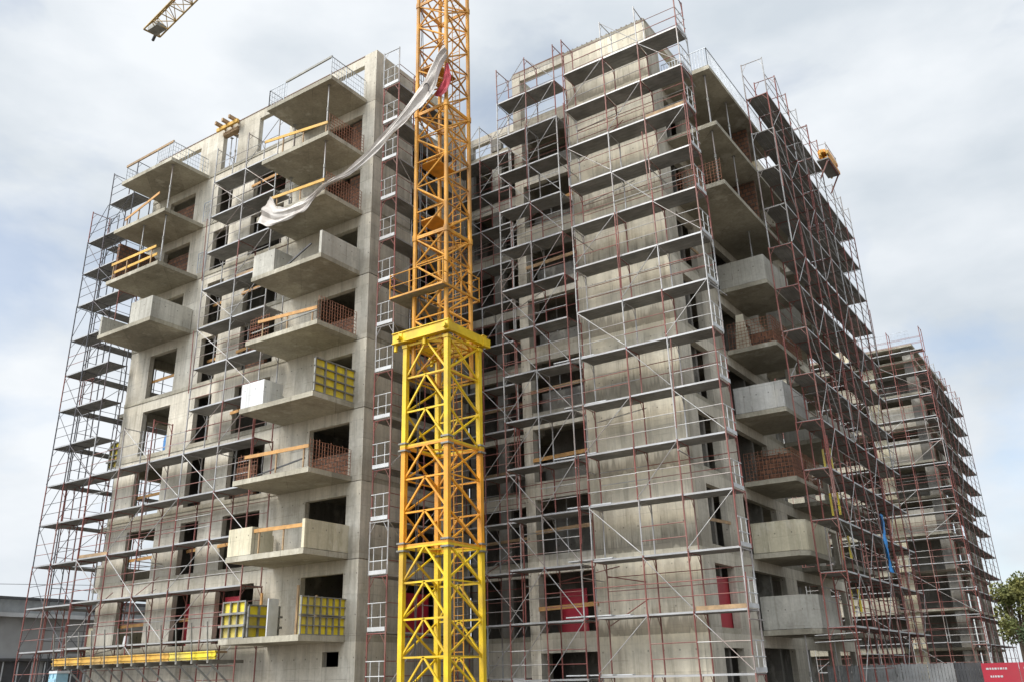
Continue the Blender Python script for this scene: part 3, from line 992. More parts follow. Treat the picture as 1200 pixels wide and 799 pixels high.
for zj in zz[1:3]:
    for sx in (-1, 1):
        for sy in (-1, 1):
            for e in (-.13, .13):
                bl.box((CRX + sx - .17, CRY + sy - .17, zj + e - .03), (CRX + sx + .17, CRY + sy + .17, zj + e + .03), 'rib')
bl.build('joint_bolts', K)
# slewing ring, tower top and jib
tp = MB(OK_)
tp.bar((CRX, CRY, 48.0), (CRX, CRY, 48.7), 1.1, 'oldyellow', 16)
for sx, sy in ((-1, -1), (1, -1), (1, 1), (-1, 1)):
    tp.bar((CRX + sx * .7, CRY + sy * .7, 48.7), (CRX, CRY, 55.5), .08, 'oldyellow', 6)
tp.build('tower_top', K)
tip = Vector((-53.4, 31.4, 48.8)); root = Vector((CRX, CRY, 48.9))
d = (tip - root); d.z = 0; d.normalize()
sd_ = Vector((-d.y, d.x, 0))
jb = MB(OK_)
n = 26
Ltot = (tip - root).length
P = []
for i in range(n + 1):
    c = root + d * (Ltot * i / n)
    P.append((c + sd_ * .66, c - sd_ * .66, c + Vector((0, 0, 1.15))))
for i in range(n):
    a, b_ = P[i], P[i + 1]
    jb.bar(a[0], b_[0], .07, 'jib', 4); jb.bar(a[1], b_[1], .07, 'jib', 4); jb.bar(a[2], b_[2], .075, 'oldyellow' if i < n - 2 else 'jib', 4)
    mid = (a[2] + b_[2]) / 2
    for q in (a[0], a[1], b_[0], b_[1]):
        jb.bar(q, mid, .035, 'jib', 4)
    jb.bar(a[0], a[1], .04, 'jib', 4)
    jb.bar(a[0], b_[1], .035, 'jib', 4) if i % 2 else jb.bar(a[1], b_[0], .035, 'jib', 4)
jb.bar(P[n][0], P[n][1], .07, 'jib', 4)
jb.bar(P[n][0], P[n][2], .05, 'jib', 4); jb.bar(P[n][1], P[n][2], .05, 'jib', 4)
e = P[n][0] * .5 + P[n][1] * .5
jb.box(e - Vector((-.1, .45, .1)), e + Vector((1.3, .35, .25)), 'rib')
jb.bar(e + Vector((-.1, .35, 0)), e + Vector((-.55, .5, -.1)), .12, 'dark', 8)
jb.build('jib', K)
cj = MB(OK_)
c0 = root - d * 1.0; c1 = root - d * 13
for s_ in (-.6, .6):
    cj.bar(c0 + sd_ * s_, c1 + sd_ * s_, .1, 'oldyellow', 4)
cj.box(c1 + Vector((-1, -1, -1.2)), c1 + Vector((1, 1, .6)), 'inner')
cj.bar(c1, (CRX, CRY, 55.4), .04, 'jib', 5)
cj.bar(root + d * 20 + Vector((0, 0, 1.15)), (CRX, CRY, 55.4), .04, 'jib', 5)
cj.build('counter_jib', K)

# ------------------------------------------------------------------ torn sheet hanging from the crane
prs = [((-28.2, 23.42, 22.03), (-28.97, 23.42, 20.88)), ((-27.88, 23.42, 21.64), (-28.44, 23.42, 20.65)), ((-27.62, 23.42, 21.3), (-27.8, 23.42, 20.4)), ((-27.01, 23.42, 21.1), (-26.88, 23.42, 20.38)),
       ((-26.25, 23.42, 21.04), (-26.3, 23.42, 20.43)), ((-25.73, 23.42, 21.08), (-25.79, 23.42, 20.51)), ((-25.18, 23.42, 21.27), (-25.25, 23.42, 20.91)), ((-24.73, 23.42, 21.45), (-24.77, 23.42, 21.23)),
       ((-24.12, 23.45, 21.58), (-24.16, 23.45, 21.38)), ((-23.55, 23.62, 21.81), (-23.44, 23.62, 21.56)), ((-22.81, 23.85, 22.43), (-22.64, 23.85, 22.07)), ((-22.07, 24.07, 23.2), (-21.95, 24.07, 22.68)),
       ((-21.29, 24.3, 24.07), (-21.23, 24.3, 23.37)), ((-20.74, 24.47, 24.91), (-20.62, 24.47, 23.82)), ((-20.25, 24.62, 25.72), (-20.19, 24.62, 24.28)), ((-19.92, 24.72, 26.39), (-19.72, 24.72, 24.88)),
       ((-19.61, 24.81, 26.89), (-19.51, 24.81, 25.94)), ((-19.31, 24.9, 27.17), (-19.21, 24.9, 26.54))]
def cat(p0, p1, p2, p3, t):
    return Vector([.5 * (2 * b + (c - a) * t + (2 * a - 5 * b + 4 * c - d_) * t * t + (3 * b - a - 3 * c + d_) * t ** 3) for a, b, c, d_ in zip(p0, p1, p2, p3)])
def sheet(prs, mat, off, ncol=13, sub=5, amp=.07, thick=.012):
    mb = MB(off)
    n = len(prs)
    rows = []
    for i in range(n - 1):
        ix = (max(i - 1, 0), i, i + 1, min(i + 2, n - 1))
        for s_ in range(sub + (1 if i == n - 2 else 0)):
            t = s_ / sub
            a = cat(*[prs[q][0] for q in ix], t); b = cat(*[prs[q][1] for q in ix], t)
            w_ = (b - a).length
            k_ = i * sub + s_
            row = []
            for c in range(ncol):
                u = c / (ncol - 1)
                fold = math.sin(u * 10 + k_ * .11) * amp + math.sin(u * 21 - k_ * .17 + 1) * amp * .55 + math.sin(k_ * .9 + u * 3) * .015
                ed = .05 * math.sin(k_ * .7 + c) * (c in (0, ncol - 1)) * min(1, w_)
                row.append(a.lerp(b, u) + Vector((0, fold * min(1.0, .35 + w_ * .6) - .02, ed)))
            rows.append(row)
    for i in range(len(rows) - 1):
        for c in range(ncol - 1):
            q = [rows[i][c], rows[i][c + 1], rows[i + 1][c + 1], rows[i + 1][c]]
            mb.quad(q, mat)
            mb.quad([v + Vector((0, thick, 0)) for v in reversed(q)], mat)
    return mb
bn = thing('torn_sheet', 'long dirty white sheet slung from the crane mast down to a left balcony', 'banner', (-24, 24.0, 21))
OBn = bn.location.copy()
sheet(prs, 'cloth', OBn).build('sheet', bn, smooth=True)
sheet([((-19.34, 25.02, 26.35), (-19.22, 25.02, 26.2)), ((-19.45, 25.0, 25.9), (-19.12, 25.0, 25.75)), ((-19.5, 24.98, 25.45), (-19.05, 24.98, 25.3)), ((-19.75, 24.97, 25.1), (-19.2, 24.97, 24.85)), ((-19.95, 24.95, 24.8), (-19.6, 24.95, 24.6))],
      'redcloth', OBn, 13, 8, .05).build('red_part', bn, smooth=True)
ik = MB(OBn)
for i in range(14):
    t0, t1 = (-.6 + i * .24), (-.6 + (i + 1) * .24)
    c = Vector((-20.1, 24.56, 25.0))
    f_ = lambda t: c + Vector((math.cos(t) * .16, 0, math.sin(t) * .3))
    ik.bar(f_(t0), f_(t1), .022, 'ink', 5)
ik.build('printed_letter', bn)

# ------------------------------------------------------------------ props, planks, formwork on the balconies
def prop_mesh(h):
    mb = MB()
    mb.bar((0, 0, 0), (0, 0, h * .55), .036, 'galv', 8)
    mb.bar((0, 0, h * .5), (0, 0, h - .02), .028, 'galv', 8)
    mb.bar((0, 0, h * .5), (0, 0, h * .56), .055, 'rib', 8)
    mb.box((-.08, -.08, 0), (.08, .08, .012), 'rib')
    mb.box((-.08, -.08, h - .02), (.08, .08, h - .005), 'rib')
    return mb.mesh('steel_prop')
PM = prop_mesh(2.8)
FL = {8: 'roof', 7: 'eighth', 6: 'seventh', 5: 'sixth', 4: 'fifth', 3: 'fourth', 2: 'third', 1: 'second', 0: 'lowest'}
def prop(x, y, k, label):
    o = bpy.data.objects.new('steel_prop', PM)
    C.objects.link(o)
    o.location = (x, y, ST(k))
    tag(o, label, 'prop', 'steel props under the balcony slabs')
for k, nm in ((7, 'topmost'), (6, 'second highest')):
    prop(-25.3, 23.9, k, f'steel prop at outer right corner under the {nm} slab, left block right stack')
    prop(-28.9, 25.2, k, f'steel prop at left end under the {nm} slab, left block right stack')
    prop(-36.75, 23.95, k, f'steel prop at right corner under the {nm} slab, left block left stack')
    prop(-38.6, 23.95, k, f'steel prop midway along the {nm} slab, left block left stack') if k == 6 else None
    prop(-11.0, 33.6, k, f'steel prop at front corner under the {nm} slab of right block')
    prop(-11.0, 36.2, k, f'second steel prop from the corner under the {nm} slab of right block')
prop(-11.4, 38.2, 5, 'steel prop with orange head standing behind the upper concrete parapet, right block')
for x, y, h, t_ in ((-11.5, 38.2, 3.1, 'right'), (-11.0, 40.4, 3.1, 'far')):
    o = bpy.data.objects.new('steel_prop', PM); C.objects.link(o); o.location = (x, y, 0.0); o.scale = (1, 1, 3.1 / 2.8)
    tag(o, f'tall steel prop on the ground at the {t_} side under lowest right balcony', 'prop', 'steel props under the balcony slabs')
for k in (1, 3, 4, 6):
    prop(-19.3, 33.3, k, f'steel prop inside the {["", "second", "", "fourth", "fifth", "", "seventh"][k]}-floor opening beside the core wall')
for k in (2, 3, 5, 6):
    prop(-34.9, 26.9, k, f'steel prop inside the {["", "", "third", "fourth", "", "sixth", "seventh"][k]}-floor slit window, left block')
    prop(-31.2, 26.8, k, f'steel prop inside the {["", "", "third", "fourth", "", "sixth", "seventh"][k]}-floor opening left of the balconies')
for k in (1, 2, 4):
    prop(-22.9, 33.9, k, f'steel prop in the recess opening on the {["", "second", "third", "", "fifth"][k]} floor')
def plank(p, q, label, h=.14, t=.035, mat='timber', name='timber_plank', group='timber guard planks'):
    p, q = Vector(p), Vector(q)
    d_ = q - p
    L_ = d_.length
    mb = MB()
    mb.box((0, -t / 2, -h / 2), (L_, t / 2, h / 2), mat)
    o = mb.build(name)
    o.location = p
    o.rotation_euler = d_.to_track_quat('X', 'Z').to_euler()
    return tag(o, label, 'plank', group)
NF = {0: 'first', 1: 'second', 2: 'third', 3: 'fourth', 4: 'fifth', 5: 'sixth', 6: 'seventh', 7: 'eighth', 8: 'ninth'}
def guard(p, q, zf, label, mat='timber', posts=(.08, .5, .92)):
    p, q = Vector(p), Vector(q)
    mb = MB(p)
    d_ = (q - p).normalized(); n_ = Vector((-d_.y, d_.x, 0)).normalized() * .02
    up = Vector((0, 0, .07))
    v = [p + n_ - up, p - n_ - up, p - n_ + up, p + n_ + up, q + n_ - up, q - n_ - up, q - n_ + up, q + n_ + up]
    k = len(mb.v); mb.v += [tuple(x) for x in v]
    mb.f += [(0, 1, 2, 3), (7, 6, 5, 4), (0, 4, 5, 1), (1, 5, 6, 2), (2, 6, 7, 3), (3, 7, 4, 0)]
    mb.m += [mb.mi(mat)] * 6
    for t in posts:
        c = p.lerp(q, t)
        mb.box((c.x - .03, c.y + .015, zf + .004), (c.x + .03, c.y + .06, c.z + .1), 'oldtimber')
    return tag(mb.build('timber_guard'), label, 'guard rail', 'timber guard rails on the balcony edges')
guard((-29.1, 23.62, 25.35), (-24.95, 23.62, 24.8), ST(7), 'yellow timber guard rail on the balcony just under the roof, left block', 'yellowtimber', (.3, .62, .97))
guard((-28.3, 23.62, 22.05), (-24.95, 23.62, 21.85), ST(6), 'yellow timber guard rail above the white sheet, left block right stack', 'yellowtimber', (.1, .55, .97))
guard((-28.5, 23.64, 16.06), (-24.95, 23.64, 15.86), ST(4), 'orange timber guard rail on right balcony between bare parapet and yellow formwork')
guard((-28.6, 23.64, 10.2), (-24.95, 23.64, 10.13), ST(2), 'orange timber guard rail on right balcony below the white parapet corner')
guard((-27.75, 23.7, 7.2), (-25.05, 23.7, 7.16), ST(1), 'orange timber guard rail between cream parapet pieces of the right balcony stack', 'timber', (.1, .6))
plank((-28.9, 23.7, ST(4) + .35), (-24.95, 23.65, ST(4) + .45), 'grey low rail pipe on right balcony between bare parapet and formwork', .05, .05, 'rib')
plank((-28.3, 23.75, ST(2) + .06), (-25.2, 23.7, ST(2) + .4), 'dark slanting pipe lying on the third right balcony', .05, .05, 'dark')
plank((-27.2, 23.8, ST(5) + .1), (-25.7, 23.8, ST(5) + .75), 'dark bent pipe leaning inside the bare upper parapet, left block', .06, .06, 'dark')
guard((-39.9, 23.62, 24.7), (-37.1, 23.62, 25.4), ST(7), 'orange timber guard rail rising across the second highest left balcony', 'timber', (.05, .4))
guard((-40.5, 23.62, 22.2), (-36.75, 23.62, 22.2), ST(6), 'upper yellow guard rail of the pair on third highest left balcony', 'yellowtimber', (.04, .35, .9))
guard((-40.4, 23.70, 21.74), (-36.7, 23.70, 21.78), ST(6), 'lower yellow guard rail of the pair on third highest left balcony', 'yellowtimber', ())
# rusty reinforcement mesh guards
def rebar_mesh(p, q, z, h, label, pitch=.15):
    p, q = Vector(p), Vector(q)
    mb = MB((p.x, p.y, z))
    L_ = (q - p).length
    n = int(L_ / pitch)
    for i in range(n + 1):
        c = p.lerp(q, i / n)
        mb.bar((c.x, c.y, z), (c.x + random.uniform(-.015, .015), c.y, z + h + random.uniform(-.04, .06)), .011, 'rustmesh', 4)
    m_ = int(h / pitch)
    for j_ in range(m_ + 1):
        zz_ = z + .03 + (h - .06) * j_ / m_
        mb.bar((p.x, p.y - .012, zz_), (q.x, q.y - .012, zz_ + random.uniform(-.02, .02)), .011, 'rustmesh', 4)
    return tag(mb.build('rebar_mesh'), label, 'mesh guard', 'rusty mesh guards on the balconies')
for k, nm in ((2, 'third'), (4, 'fifth')):
    z = ST(k) + .004
    rebar_mesh((-24.93, 23.7), (-24.93, 25.92), z, 1.1, f'rusty mesh guard at right side of the {nm} balcony, left block')
    rebar_mesh((-29.05, 23.7), (-27.9, 23.7), z, 1.0, f'rusty mesh guard at left front of the {nm} balcony, left block')
    rebar_mesh((-12.9, 37.8), (-10.85, 37.8), z, 1.25, f'rusty mesh guard along front of the {nm} balcony, right block')
    rebar_mesh((-10.84, 37.85), (-10.84, 41.9), z, 1.25, f'rusty mesh guard along flank of the {nm} balcony, right block')
for k, nm in ((6, 'seventh'), (7, 'eighth')):
    rebar_mesh((-24.93, 23.7), (-24.93, 25.92), ST(k) + .004, 1.0, f'rusty mesh guard at right side of the {nm} balcony, left block')
rebar_mesh((-12.8, 33.3), (-10.75, 33.3), ST(6) + .004, 1.1, 'rusty mesh guard along front of the seventh balcony, right block')
# across window openings of the left block
for k in (0, 1, 2, 4):
    plank((-39.7, AY + .33, ST(k) + 1.0), (-37.35, AY + .36, ST(k) + 1.05), f'orange plank across {NF[k]}-floor wide window near the left end, left block')
for k in (0, 1, 4, 5, 6):
    plank((-35.6, AY + .55, ST(k) + 1.1 + .2 * (k > 3)), (-34.2, AY + .55, ST(k) + 1.15 + .2 * (k > 3)), f'orange plank across {NF[k]}-floor slit window, left block')
for k in (1, 3, 4, 5, 6, 7):
    plank((-32.7, AY - .05, ST(k) + 1.0), (-30.1, AY - .05, ST(k) + 1.1), f'orange plank across {NF[k]}-floor opening left of the balconies, left block')
# left bay of the right block
for k in (0, 1, 2, 3, 5, 6):
    plank((-20.0, BY - .05, ST(k) + .95), (-17.3, BY - .05, ST(k) + 1.02), f'orange plank across {NF[k]}-floor opening beside the core wall', .16, .04, 'timber' if k % 2 == 0 else 'oldtimber')
for k in (1, 2, 3, 4):
    plank((-24.2, 33.2, ST(k) + .9), (-20.5, 33.2, ST(k) + 1.0), f'weathered plank on {NF[k]} floor of the recess', .12, .04, 'oldtimber')
for k in (1, 5):
    plank((BX1 + .03, 33.2, ST(k) + .9), (BX1 + .03, 35.4, ST(k) + 1.0), f'brown plank across {NF[k]}-floor slot right of core wall', .12, .04, 'oldtimber')
# bundle of beams sticking out over the roof slit
bt = thing('beam_bundle', 'timber beams sticking out over the slit at the left roof edge', 'timber beams', (-34.9, 26, ATOP - .3))
for i in range(3):
    mb = MB(bt.location); x = -35.5 + i * .55
    mb.box((x, 25.3, ATOP - .12), (x + .12, 26.9, ATOP + .08), 'oldtimber'); mb.build('beam', bt)
mb = MB(bt.location); mb.box((-35.7, 25.6, ATOP - .33), (-34.0, 25.72, ATOP - .13), 'yellowtimber'); mb.build('cross_beam', bt)
mb = MB(bt.location); mb.box((-35.48, 25.9, ATOP - .55), (-34.27, 26.2, ATOP - .34), 'oldtimber'); mb.build('shutter', bt)
for i, x in enumerate((-35.2, -34.8, -34.45)):
    o = bpy.data.objects.new('steel_prop', PM); C.objects.link(o); o.location = (x, 26.3, ST(8)); o.scale = (1, 1, (ATOP - .56 - ST(8)) / 2.8)
    tag(o, f'{("left", "middle", "right")[i]} steel prop of three in the roof-level slit, left block', 'prop', 'steel props under the balcony slabs')

# yellow formwork panels
def form_panel(loc, rz, L_, H_, nx, nz, label, waler=True, rw=.03):
    t = thing('formwork_panel', label, 'formwork', loc, rz, 'yellow formwork panels on the balconies')
    mb = MB(); mb.box((0, 0, 0), (L_, .03, H_), 'ply'); mb.build('face_sheet', t)
    rb_ = MB()
    for i in range(nx + 1):
        x = L_ * i / nx
        rb_.box((x - rw, -.09, -.02), (x + rw, -.003, H_ + .02), 'rib')
    for j in range(nz + 1):
        z = H_ * j / nz
        rb_.box((-.03, -.08, z - rw * .9), (L_ + .03, -.004, z + rw * .9), 'rib')
    rb_.build('steel_frame', t)
    if not waler:
        return t
    wl = MB()
    for j in (1, nz - 1):
        wl.box((-.1, -.17, H_ * j / nz - .04), (L_ + .1, -.092, H_ * j / nz + .04), 'rib')
    wl.build('waler', t)
    return t
z = ST(0) + .02
form_panel((-29.05, RBY + .1, z), 0, 1.25, 1.3, 3, 3, 'bright yellow formwork panel at the front left corner of the lowest balcony')
form_panel((-27.75, RBY + .12, z), math.radians(90), 1.5, 1.15, 3, 3, 'yellow formwork panel set at right angles on the lowest balcony corner')
form_panel((-24.95, RBY + .1, z), math.radians(90), 2.3, .62, 7, 2, 'lower long yellow formwork panel on lowest balcony side', False, .018)
form_panel((-24.95, RBY + .1, z + .68), math.radians(90), 2.3, .62, 7, 2, 'upper long yellow formwork panel on lowest balcony side', False, .018)
form_panel((-24.95, RBY + .1, ST(3) + .02), math.radians(90), 2.3, 1.4, 4, 4, 'dirty yellow formwork panel on the side of the fourth balcony', False, .03)
form_panel((-43.2, 26.8, ST(3) + .02), 0, 1.85, 1.35, 5, 4, 'mossy yellow formwork panel at the left end of the building')
for i, (x, h) in enumerate(((-28.3, 1.7), (-26.6, 1.9), (-25.9, 1.5))):
    mb = MB(); mb.box((-.05, -.03, 0), (.05, .03, h), 'oldtimber' if i else 'timber'); o = mb.build('timber_post')
    o.location = (x, 24.8 + .3 * i, ST(0) + .003)
    tag(o, f'{("left", "middle", "right")[i]} of three upright timber posts behind lowest balcony formwork', 'post', 'timber posts on the lowest balcony')
o = MB(); o.box((0, 0, 0), (.06, .5, 1.35), 'white'); o = o.build('foam_board'); o.location = (-26.75, 23.75, ST(0) + .003)
tag(o, 'white foam boards standing left of the long yellow formwork', 'board')
o = MB(); o.bar((0, 0, 0), (0, 0, .42), .15, 'white', 12, .11); o = o.build('white_bucket'); o.location = (-36.9, 24.9, 3.36)
tag(o, 'white bucket on the low scaffold deck, left block', 'bucket')

# mesh railings on the roof balconies
def mesh_rail(p, q, z, h, label, pitch=.16, pipe=False):
    p, q = Vector(p), Vector(q)
    mb = MB((p.x, p.y, z))
    d_ = q - p
    n = max(2, int(d_.length / pitch))
    for i in range(n + 1):
        c = p + d_ * (i / n)
        mb.bar((c.x, c.y, z), (c.x, c.y, z + h), .009 if i % 6 else .022, 'mesh', 4)
    for j in range(5):
        zz_ = z + h * j / 4
        mb.bar((p.x, p.y, zz_), (q.x, q.y, zz_), .009 if j < 4 else .02, 'mesh', 4)
    o = mb.build('mesh_railing')
    return tag(o, label, 'railing', 'mesh railings on the roof balconies')
z = ST(8)
mesh_rail((-24.95, 23.65), (-24.95, 25.9), z, 1.1, 'wire mesh railing at the roof corner beside the recess column')
mesh_rail((-29.1, 23.65), (-27.9, 23.65), z, 1.0, 'short wire mesh railing at left front of the higher roof slab')
mesh_rail((-29.1, 23.65), (-29.1, 25.9), z, 1.0, 'wire mesh railing on left side of the higher roof slab')
mesh_rail((-36.5, 23.65), (-36.5, 25.9), z, 1.0, 'wire mesh railing on right side of the lower left roof slab')
mesh_rail((-37.8, 23.65), (-36.5, 23.65), z, 1.0, 'wire mesh railing at front corner of the lower left roof slab')
mesh_rail((-40.6, 23.7), (-40.6, 25.9), z, .9, 'wire mesh railing at far end of the lower left roof slab')
for k in (6, 7):
    mesh_rail((-36.35, AY - .12), (-35.7, AY - .12), ST(k) + .1, 1.1, f'wire mesh piece on the pier right of {NF[k]}-floor left balcony')
plank((-28.0, 23.66, z + 1.03), (-24.95, 23.66, z + 1.12), 'grey top rail board along front of the higher roof slab', .1, .07, 'rib')
plank((-40.6, 23.66, z + .95), (-36.5, 23.66, z + 1.03), 'brown top rail board along front of the lower left roof slab', .13, .07, 'oldtimber')
mesh_rail((-19.0, 83.4), (-12.0, 83.4), 28.71, 1.2, 'wire railing on the roof of the far block', .3)

# yellow beam platform at the lower left
PFm = thing('bracket_platform', 'yellow beam platform with slanting guard posts along the lower left front', 'platform', (-35, 24.4, 2.6))
OP = PFm.location.copy()
for (xa, xb, mt_) in ((-40.9, -37.2, 'yellowtimber'), (-37.15, -32.6, 'yellowtimber'), (-32.55, -29.75, 'ply')):
    mb = MB(OP)
    mb.box((xa, 23.96, 2.72), (xb, 24.08, 2.76), mt_).box((xa, 24.0, 2.64), (xb, 24.04, 2.92), mt_).box((xa, 23.96, 2.9), (xb, 24.08, 2.94), mt_)
    mb.build('edge_beam', PFm)
mb = MB(OP); mb.box((-40.8, 24.1, 2.86), (-29.8, 24.6, 2.94), 'oldtimber'); mb.build('board_deck', PFm)
for i in range(12):
    x = -40.6 + i * .96
    mb = MB(OP)
    mb.bar((x, 23.9, 2.55), (x, 23.7, 4.0), .03, 'rib', 4)
    mb.build('guard_post', PFm)
    mb = MB(OP)
    mb.box((x - .05, 23.88, 2.5), (x + .05, 25.6, 2.62), 'rib')
    mb.bar((x, 24.0, 2.5), (x + .9, 25.95, .5), .045, 'rib', 4)
    mb.build('bracket', PFm)
for zr in (3.35, 3.8):
    mb = MB(OP); mb.bar((-40.7, 23.78, zr), (-29.9, 23.78, zr), .012, 'rib', 4); mb.build('guard_wire', PFm)

# crimson boards in the openings
def red_board(a, b_, label):
    mb = MB(); mb.box((0, 0, 0), (b_[0] - a[0], b_[1] - a[1], b_[2] - a[2]), 'redpanel'); o = mb.build('crimson_board'); o.location = a
    tag(o, label, 'board', 'crimson boards inside the openings')
z = ST(0) + .003
red_board((-19.75, 33.2, z), (-18.5, 33.24, z + 1.75), 'bright crimson board in the opening beside the core wall')
red_board((-13.38, 33.4, z), (-13.34, 36.2, z + 1.9), 'crimson board inside the slot right of the core wall')
red_board((-24.5, 28.8, z), (-24.46, 30.4, z + 1.7), 'crimson board half hidden behind the crane legs')
red_board((-35.48, 26.75, z), (-34.6, 26.79, z + 1.8), 'dark crimson board in the lowest slit window, left block')
red_board((-35.48, 26.95, ST(1) + .003), (-34.8, 26.99, ST(1) + 1.3), 'dark crimson board in the second slit window, left block')
red_board((-32.55, 26.5, z), (-31.6, 26.54, z + 1.9), 'crimson board in the opening behind the bright yellow formwork')

# blue barrel, blue cabin, blue tarp
mb = MB()
prof = [(0, .24), (.02, .27), (.28, .29), (.3, .3), (.33, .29), (.6, .29), (.63, .3), (.66, .29), (.9, .27), (.92, .24)]
for (z0, r0), (z1, r1) in zip(prof, prof[1:]):
    mb.bar((0, 0, z0), (0, 0, z1), r0, 'bluebarrel', 14, r1)
o = mb.build('blue_barrel'); o.location = (-37.95, 26.6, ST(3) + .003 + .0)
tag(o, 'blue plastic barrel in a wide fourth-floor window near the left end', 'barrel')
tcab = thing('toilet_cabin', 'pale blue portable toilet cabin under the yellow beam platform', 'toilet cabin', (-38.3, 22.6, 0))
mb = MB(tcab.location); mb.box((-38.55, 22.6, .08), (-38.0, 23.1, 2.3), 'lightblue')
for x in (-38.55, -38.3, -38.03):
    mb.box((x, 22.57, .1), (x + .03, 22.598, 2.28), 'lightblue')
mb.build('cabin_body', tcab)
mb = MB(tcab.location); mb.prism([(-38.58, 22.56), (-37.97, 22.56), (-37.97, 23.13), (-38.58, 23.13)], 2.303, 2.4, 'white'); mb.build('cabin_roof', tcab)
mb = MB(tcab.location); mb.box((-38.5, 22.555, .15), (-38.06, 22.596, 2.1), 'lightblue'); mb.build('door', tcab)
mb = MB((-8.95, 44.0, 7.0))
rows = []
for i in range(16):
    z = 8.3 - i * .17
    wd = .34 + .14 * math.sin(i * .9)
    cxs = 44.0 + .12 * math.sin(i * .55)
    rows.append([Vector((-9.02 + .05 * math.sin(c * 2.1 + i * .8), cxs + (c / 4 - .5) * wd, z)) for c in range(5)])
for i in range(15):
    for c in range(4):
        q = [rows[i][c], rows[i][c + 1], rows[i + 1][c + 1], rows[i + 1][c]]
        mb.quad(q, 'bluetarp'); mb.quad([v - Vector((.012, 0, 0)) for v in reversed(q)], 'bluetarp')
o = mb.build('blue_tarp', smooth=True)
tag(o, 'crumpled blue tarpaulin strip hanging on the flank scaffold of the right block', 'tarpaulin')

# loading platform with orange-yellow timber at the skyline
lp = thing('loading_platform', 'projecting loading platform heaped with orange beams high on the right skyline', 'platform', (-8.6, 45, 27.2))
OL = lp.location.copy()
mb = MB(OL); mb.box((-9.08, 44.5, 27.2), (-8.45, 46.7, 27.28), 'deck'); mb.build('platform_floor', lp)
mb = MB(OL)
for y in (44.6, 46.6):
    mb.bar((-8.5, y, 27.2), (-9.05, y, 26.2), .045, 'red', 4)
    mb.bar((-8.5, y, 27.1), (-8.5, y, 28.3), .026, 'galv', 5)
    mb.bar((-9.0, y, 28.2), (-8.5, y, 28.2), .02, 'galv', 5)
mb.bar((-8.5, 44.6, 28.2), (-8.5, 46.6, 28.2), .02, 'galv', 5)
mb.bar((-8.5, 44.6, 27.2), (-8.5, 46.6, 27.2), .05, 'red', 4)
mb.build('platform_bracket', lp)
for i in range(15):
    mb = MB((-8.7, 45, 27.2))
    y = 44.4 + random.random() * .6
    x = -9.0 + (i % 5) * .115 + random.uniform(-.02, .02)
    zq = 27.29 + (i // 5) * .2
    mb.box((x, y, zq), (x + .1, y + 1.5 + random.random() * .7, zq + .18), 'orange' if i % 3 else 'yellowtimber')
    o = mb.build('timber_beam')
    tag(o, 'short orange formwork beam in the heap on the skyline platform', 'beam', 'orange beams heaped on the skyline platform')
# pale block stack leaning on a right balcony
t = thing('block_stack', 'tapering pale block stack on the bricked balcony of the right block', 'block stack', (-12.3, 38.0, ST(4) + .003))
for i in range(8):
    mb = MB(t.location)
    a = i * .03
    mb.box((-12.62 + a * .4, 37.86 + a, ST(4) + .003 + i * .215), (-12.0 - a * 1.0, 38.2, ST(4) + .003 + i * .215 + .21), 'blocks')
    mb.build('block', t)
# yellow frames hanging inside the flank scaffold
for i, (y, z) in enumerate(((39.6, 9.7), (39.6, 7.8), (40.2, 6.05), (40.4, 3.9))):
    mb = MB()
    for x in (0, .3):
        mb.box((x, 0, 0), (x + .08, .05, .95), 'ply')
    mb.box((0, .052, .2), (.38, .09, .28), 'rib').box((0, .052, .7), (.38, .09, .78), 'rib')
    o = mb.build('yellow_clamp_frame'); o.location = (-10.05, y, z)
    tag(o, f'small yellow formwork clamp frame in the right flank scaffold, {("highest", "second highest", "third", "lowest")[i]} of four', 'formwork', 'yellow clamp frames in the flank scaffold')

# ------------------------------------------------------------------ low building at the left
E_ = thing('low_building', 'long low grey building with pale eaves behind the left scaffold', 'building', (-60, 40, 0))
OE = E_.location.copy()
mb = MB(OE)
mb.box((-72, 24, 0), (-58.4, 70, 5.9), 'stucco')
mb.build('wall', E_)
mb = MB(OE); mb.box((-72.3, 23.7, 5.905), (-58.0, 70.3, 6.15), 'white'); mb.build('eaves', E_)
mb = MB(OE); mb.prism([(-71, 24.5), (-60.0, 24.5), (-60.0, 69.5), (-71, 69.5)], 6.155, 7.1, 'roofsheet'); mb.box((-71.4, 24, 7.105), (-59.6, 70, 7.25), 'dark'); mb.build('roof', E_)
for i in range(12):
    y = 26.5 + i * 3.6
    mb = MB(OE); mb.box((-58.39, y, .9), (-58.3, y + 2.8, 3.3), 'dark'); o = mb.build('window', E_)
    q = MB(OE)
    for yy in (y, y + .9, y + 1.85, y + 2.75):
        q.box((-58.298, yy, .9), (-58.25, yy + .07, 3.3), 'white')
    q.box((-58.296, y, 2.0), (-58.255, y + 2.8, 2.07), 'white')
    q.build('window_frame', o)
mb = MB(OE); mb.box((-58.39, 24, 3.35), (-58.1, 70, 3.5), 'dark'); mb.build('canopy', E_)
wire = MB((-60, 20, 8)); wire.bar((-70, 16, 8.0), (-44.5, 60, 8.3), .02, 'dark', 4)
tag(wire.build('overhead_wire'), 'thin overhead wire above the low grey building', 'wire')

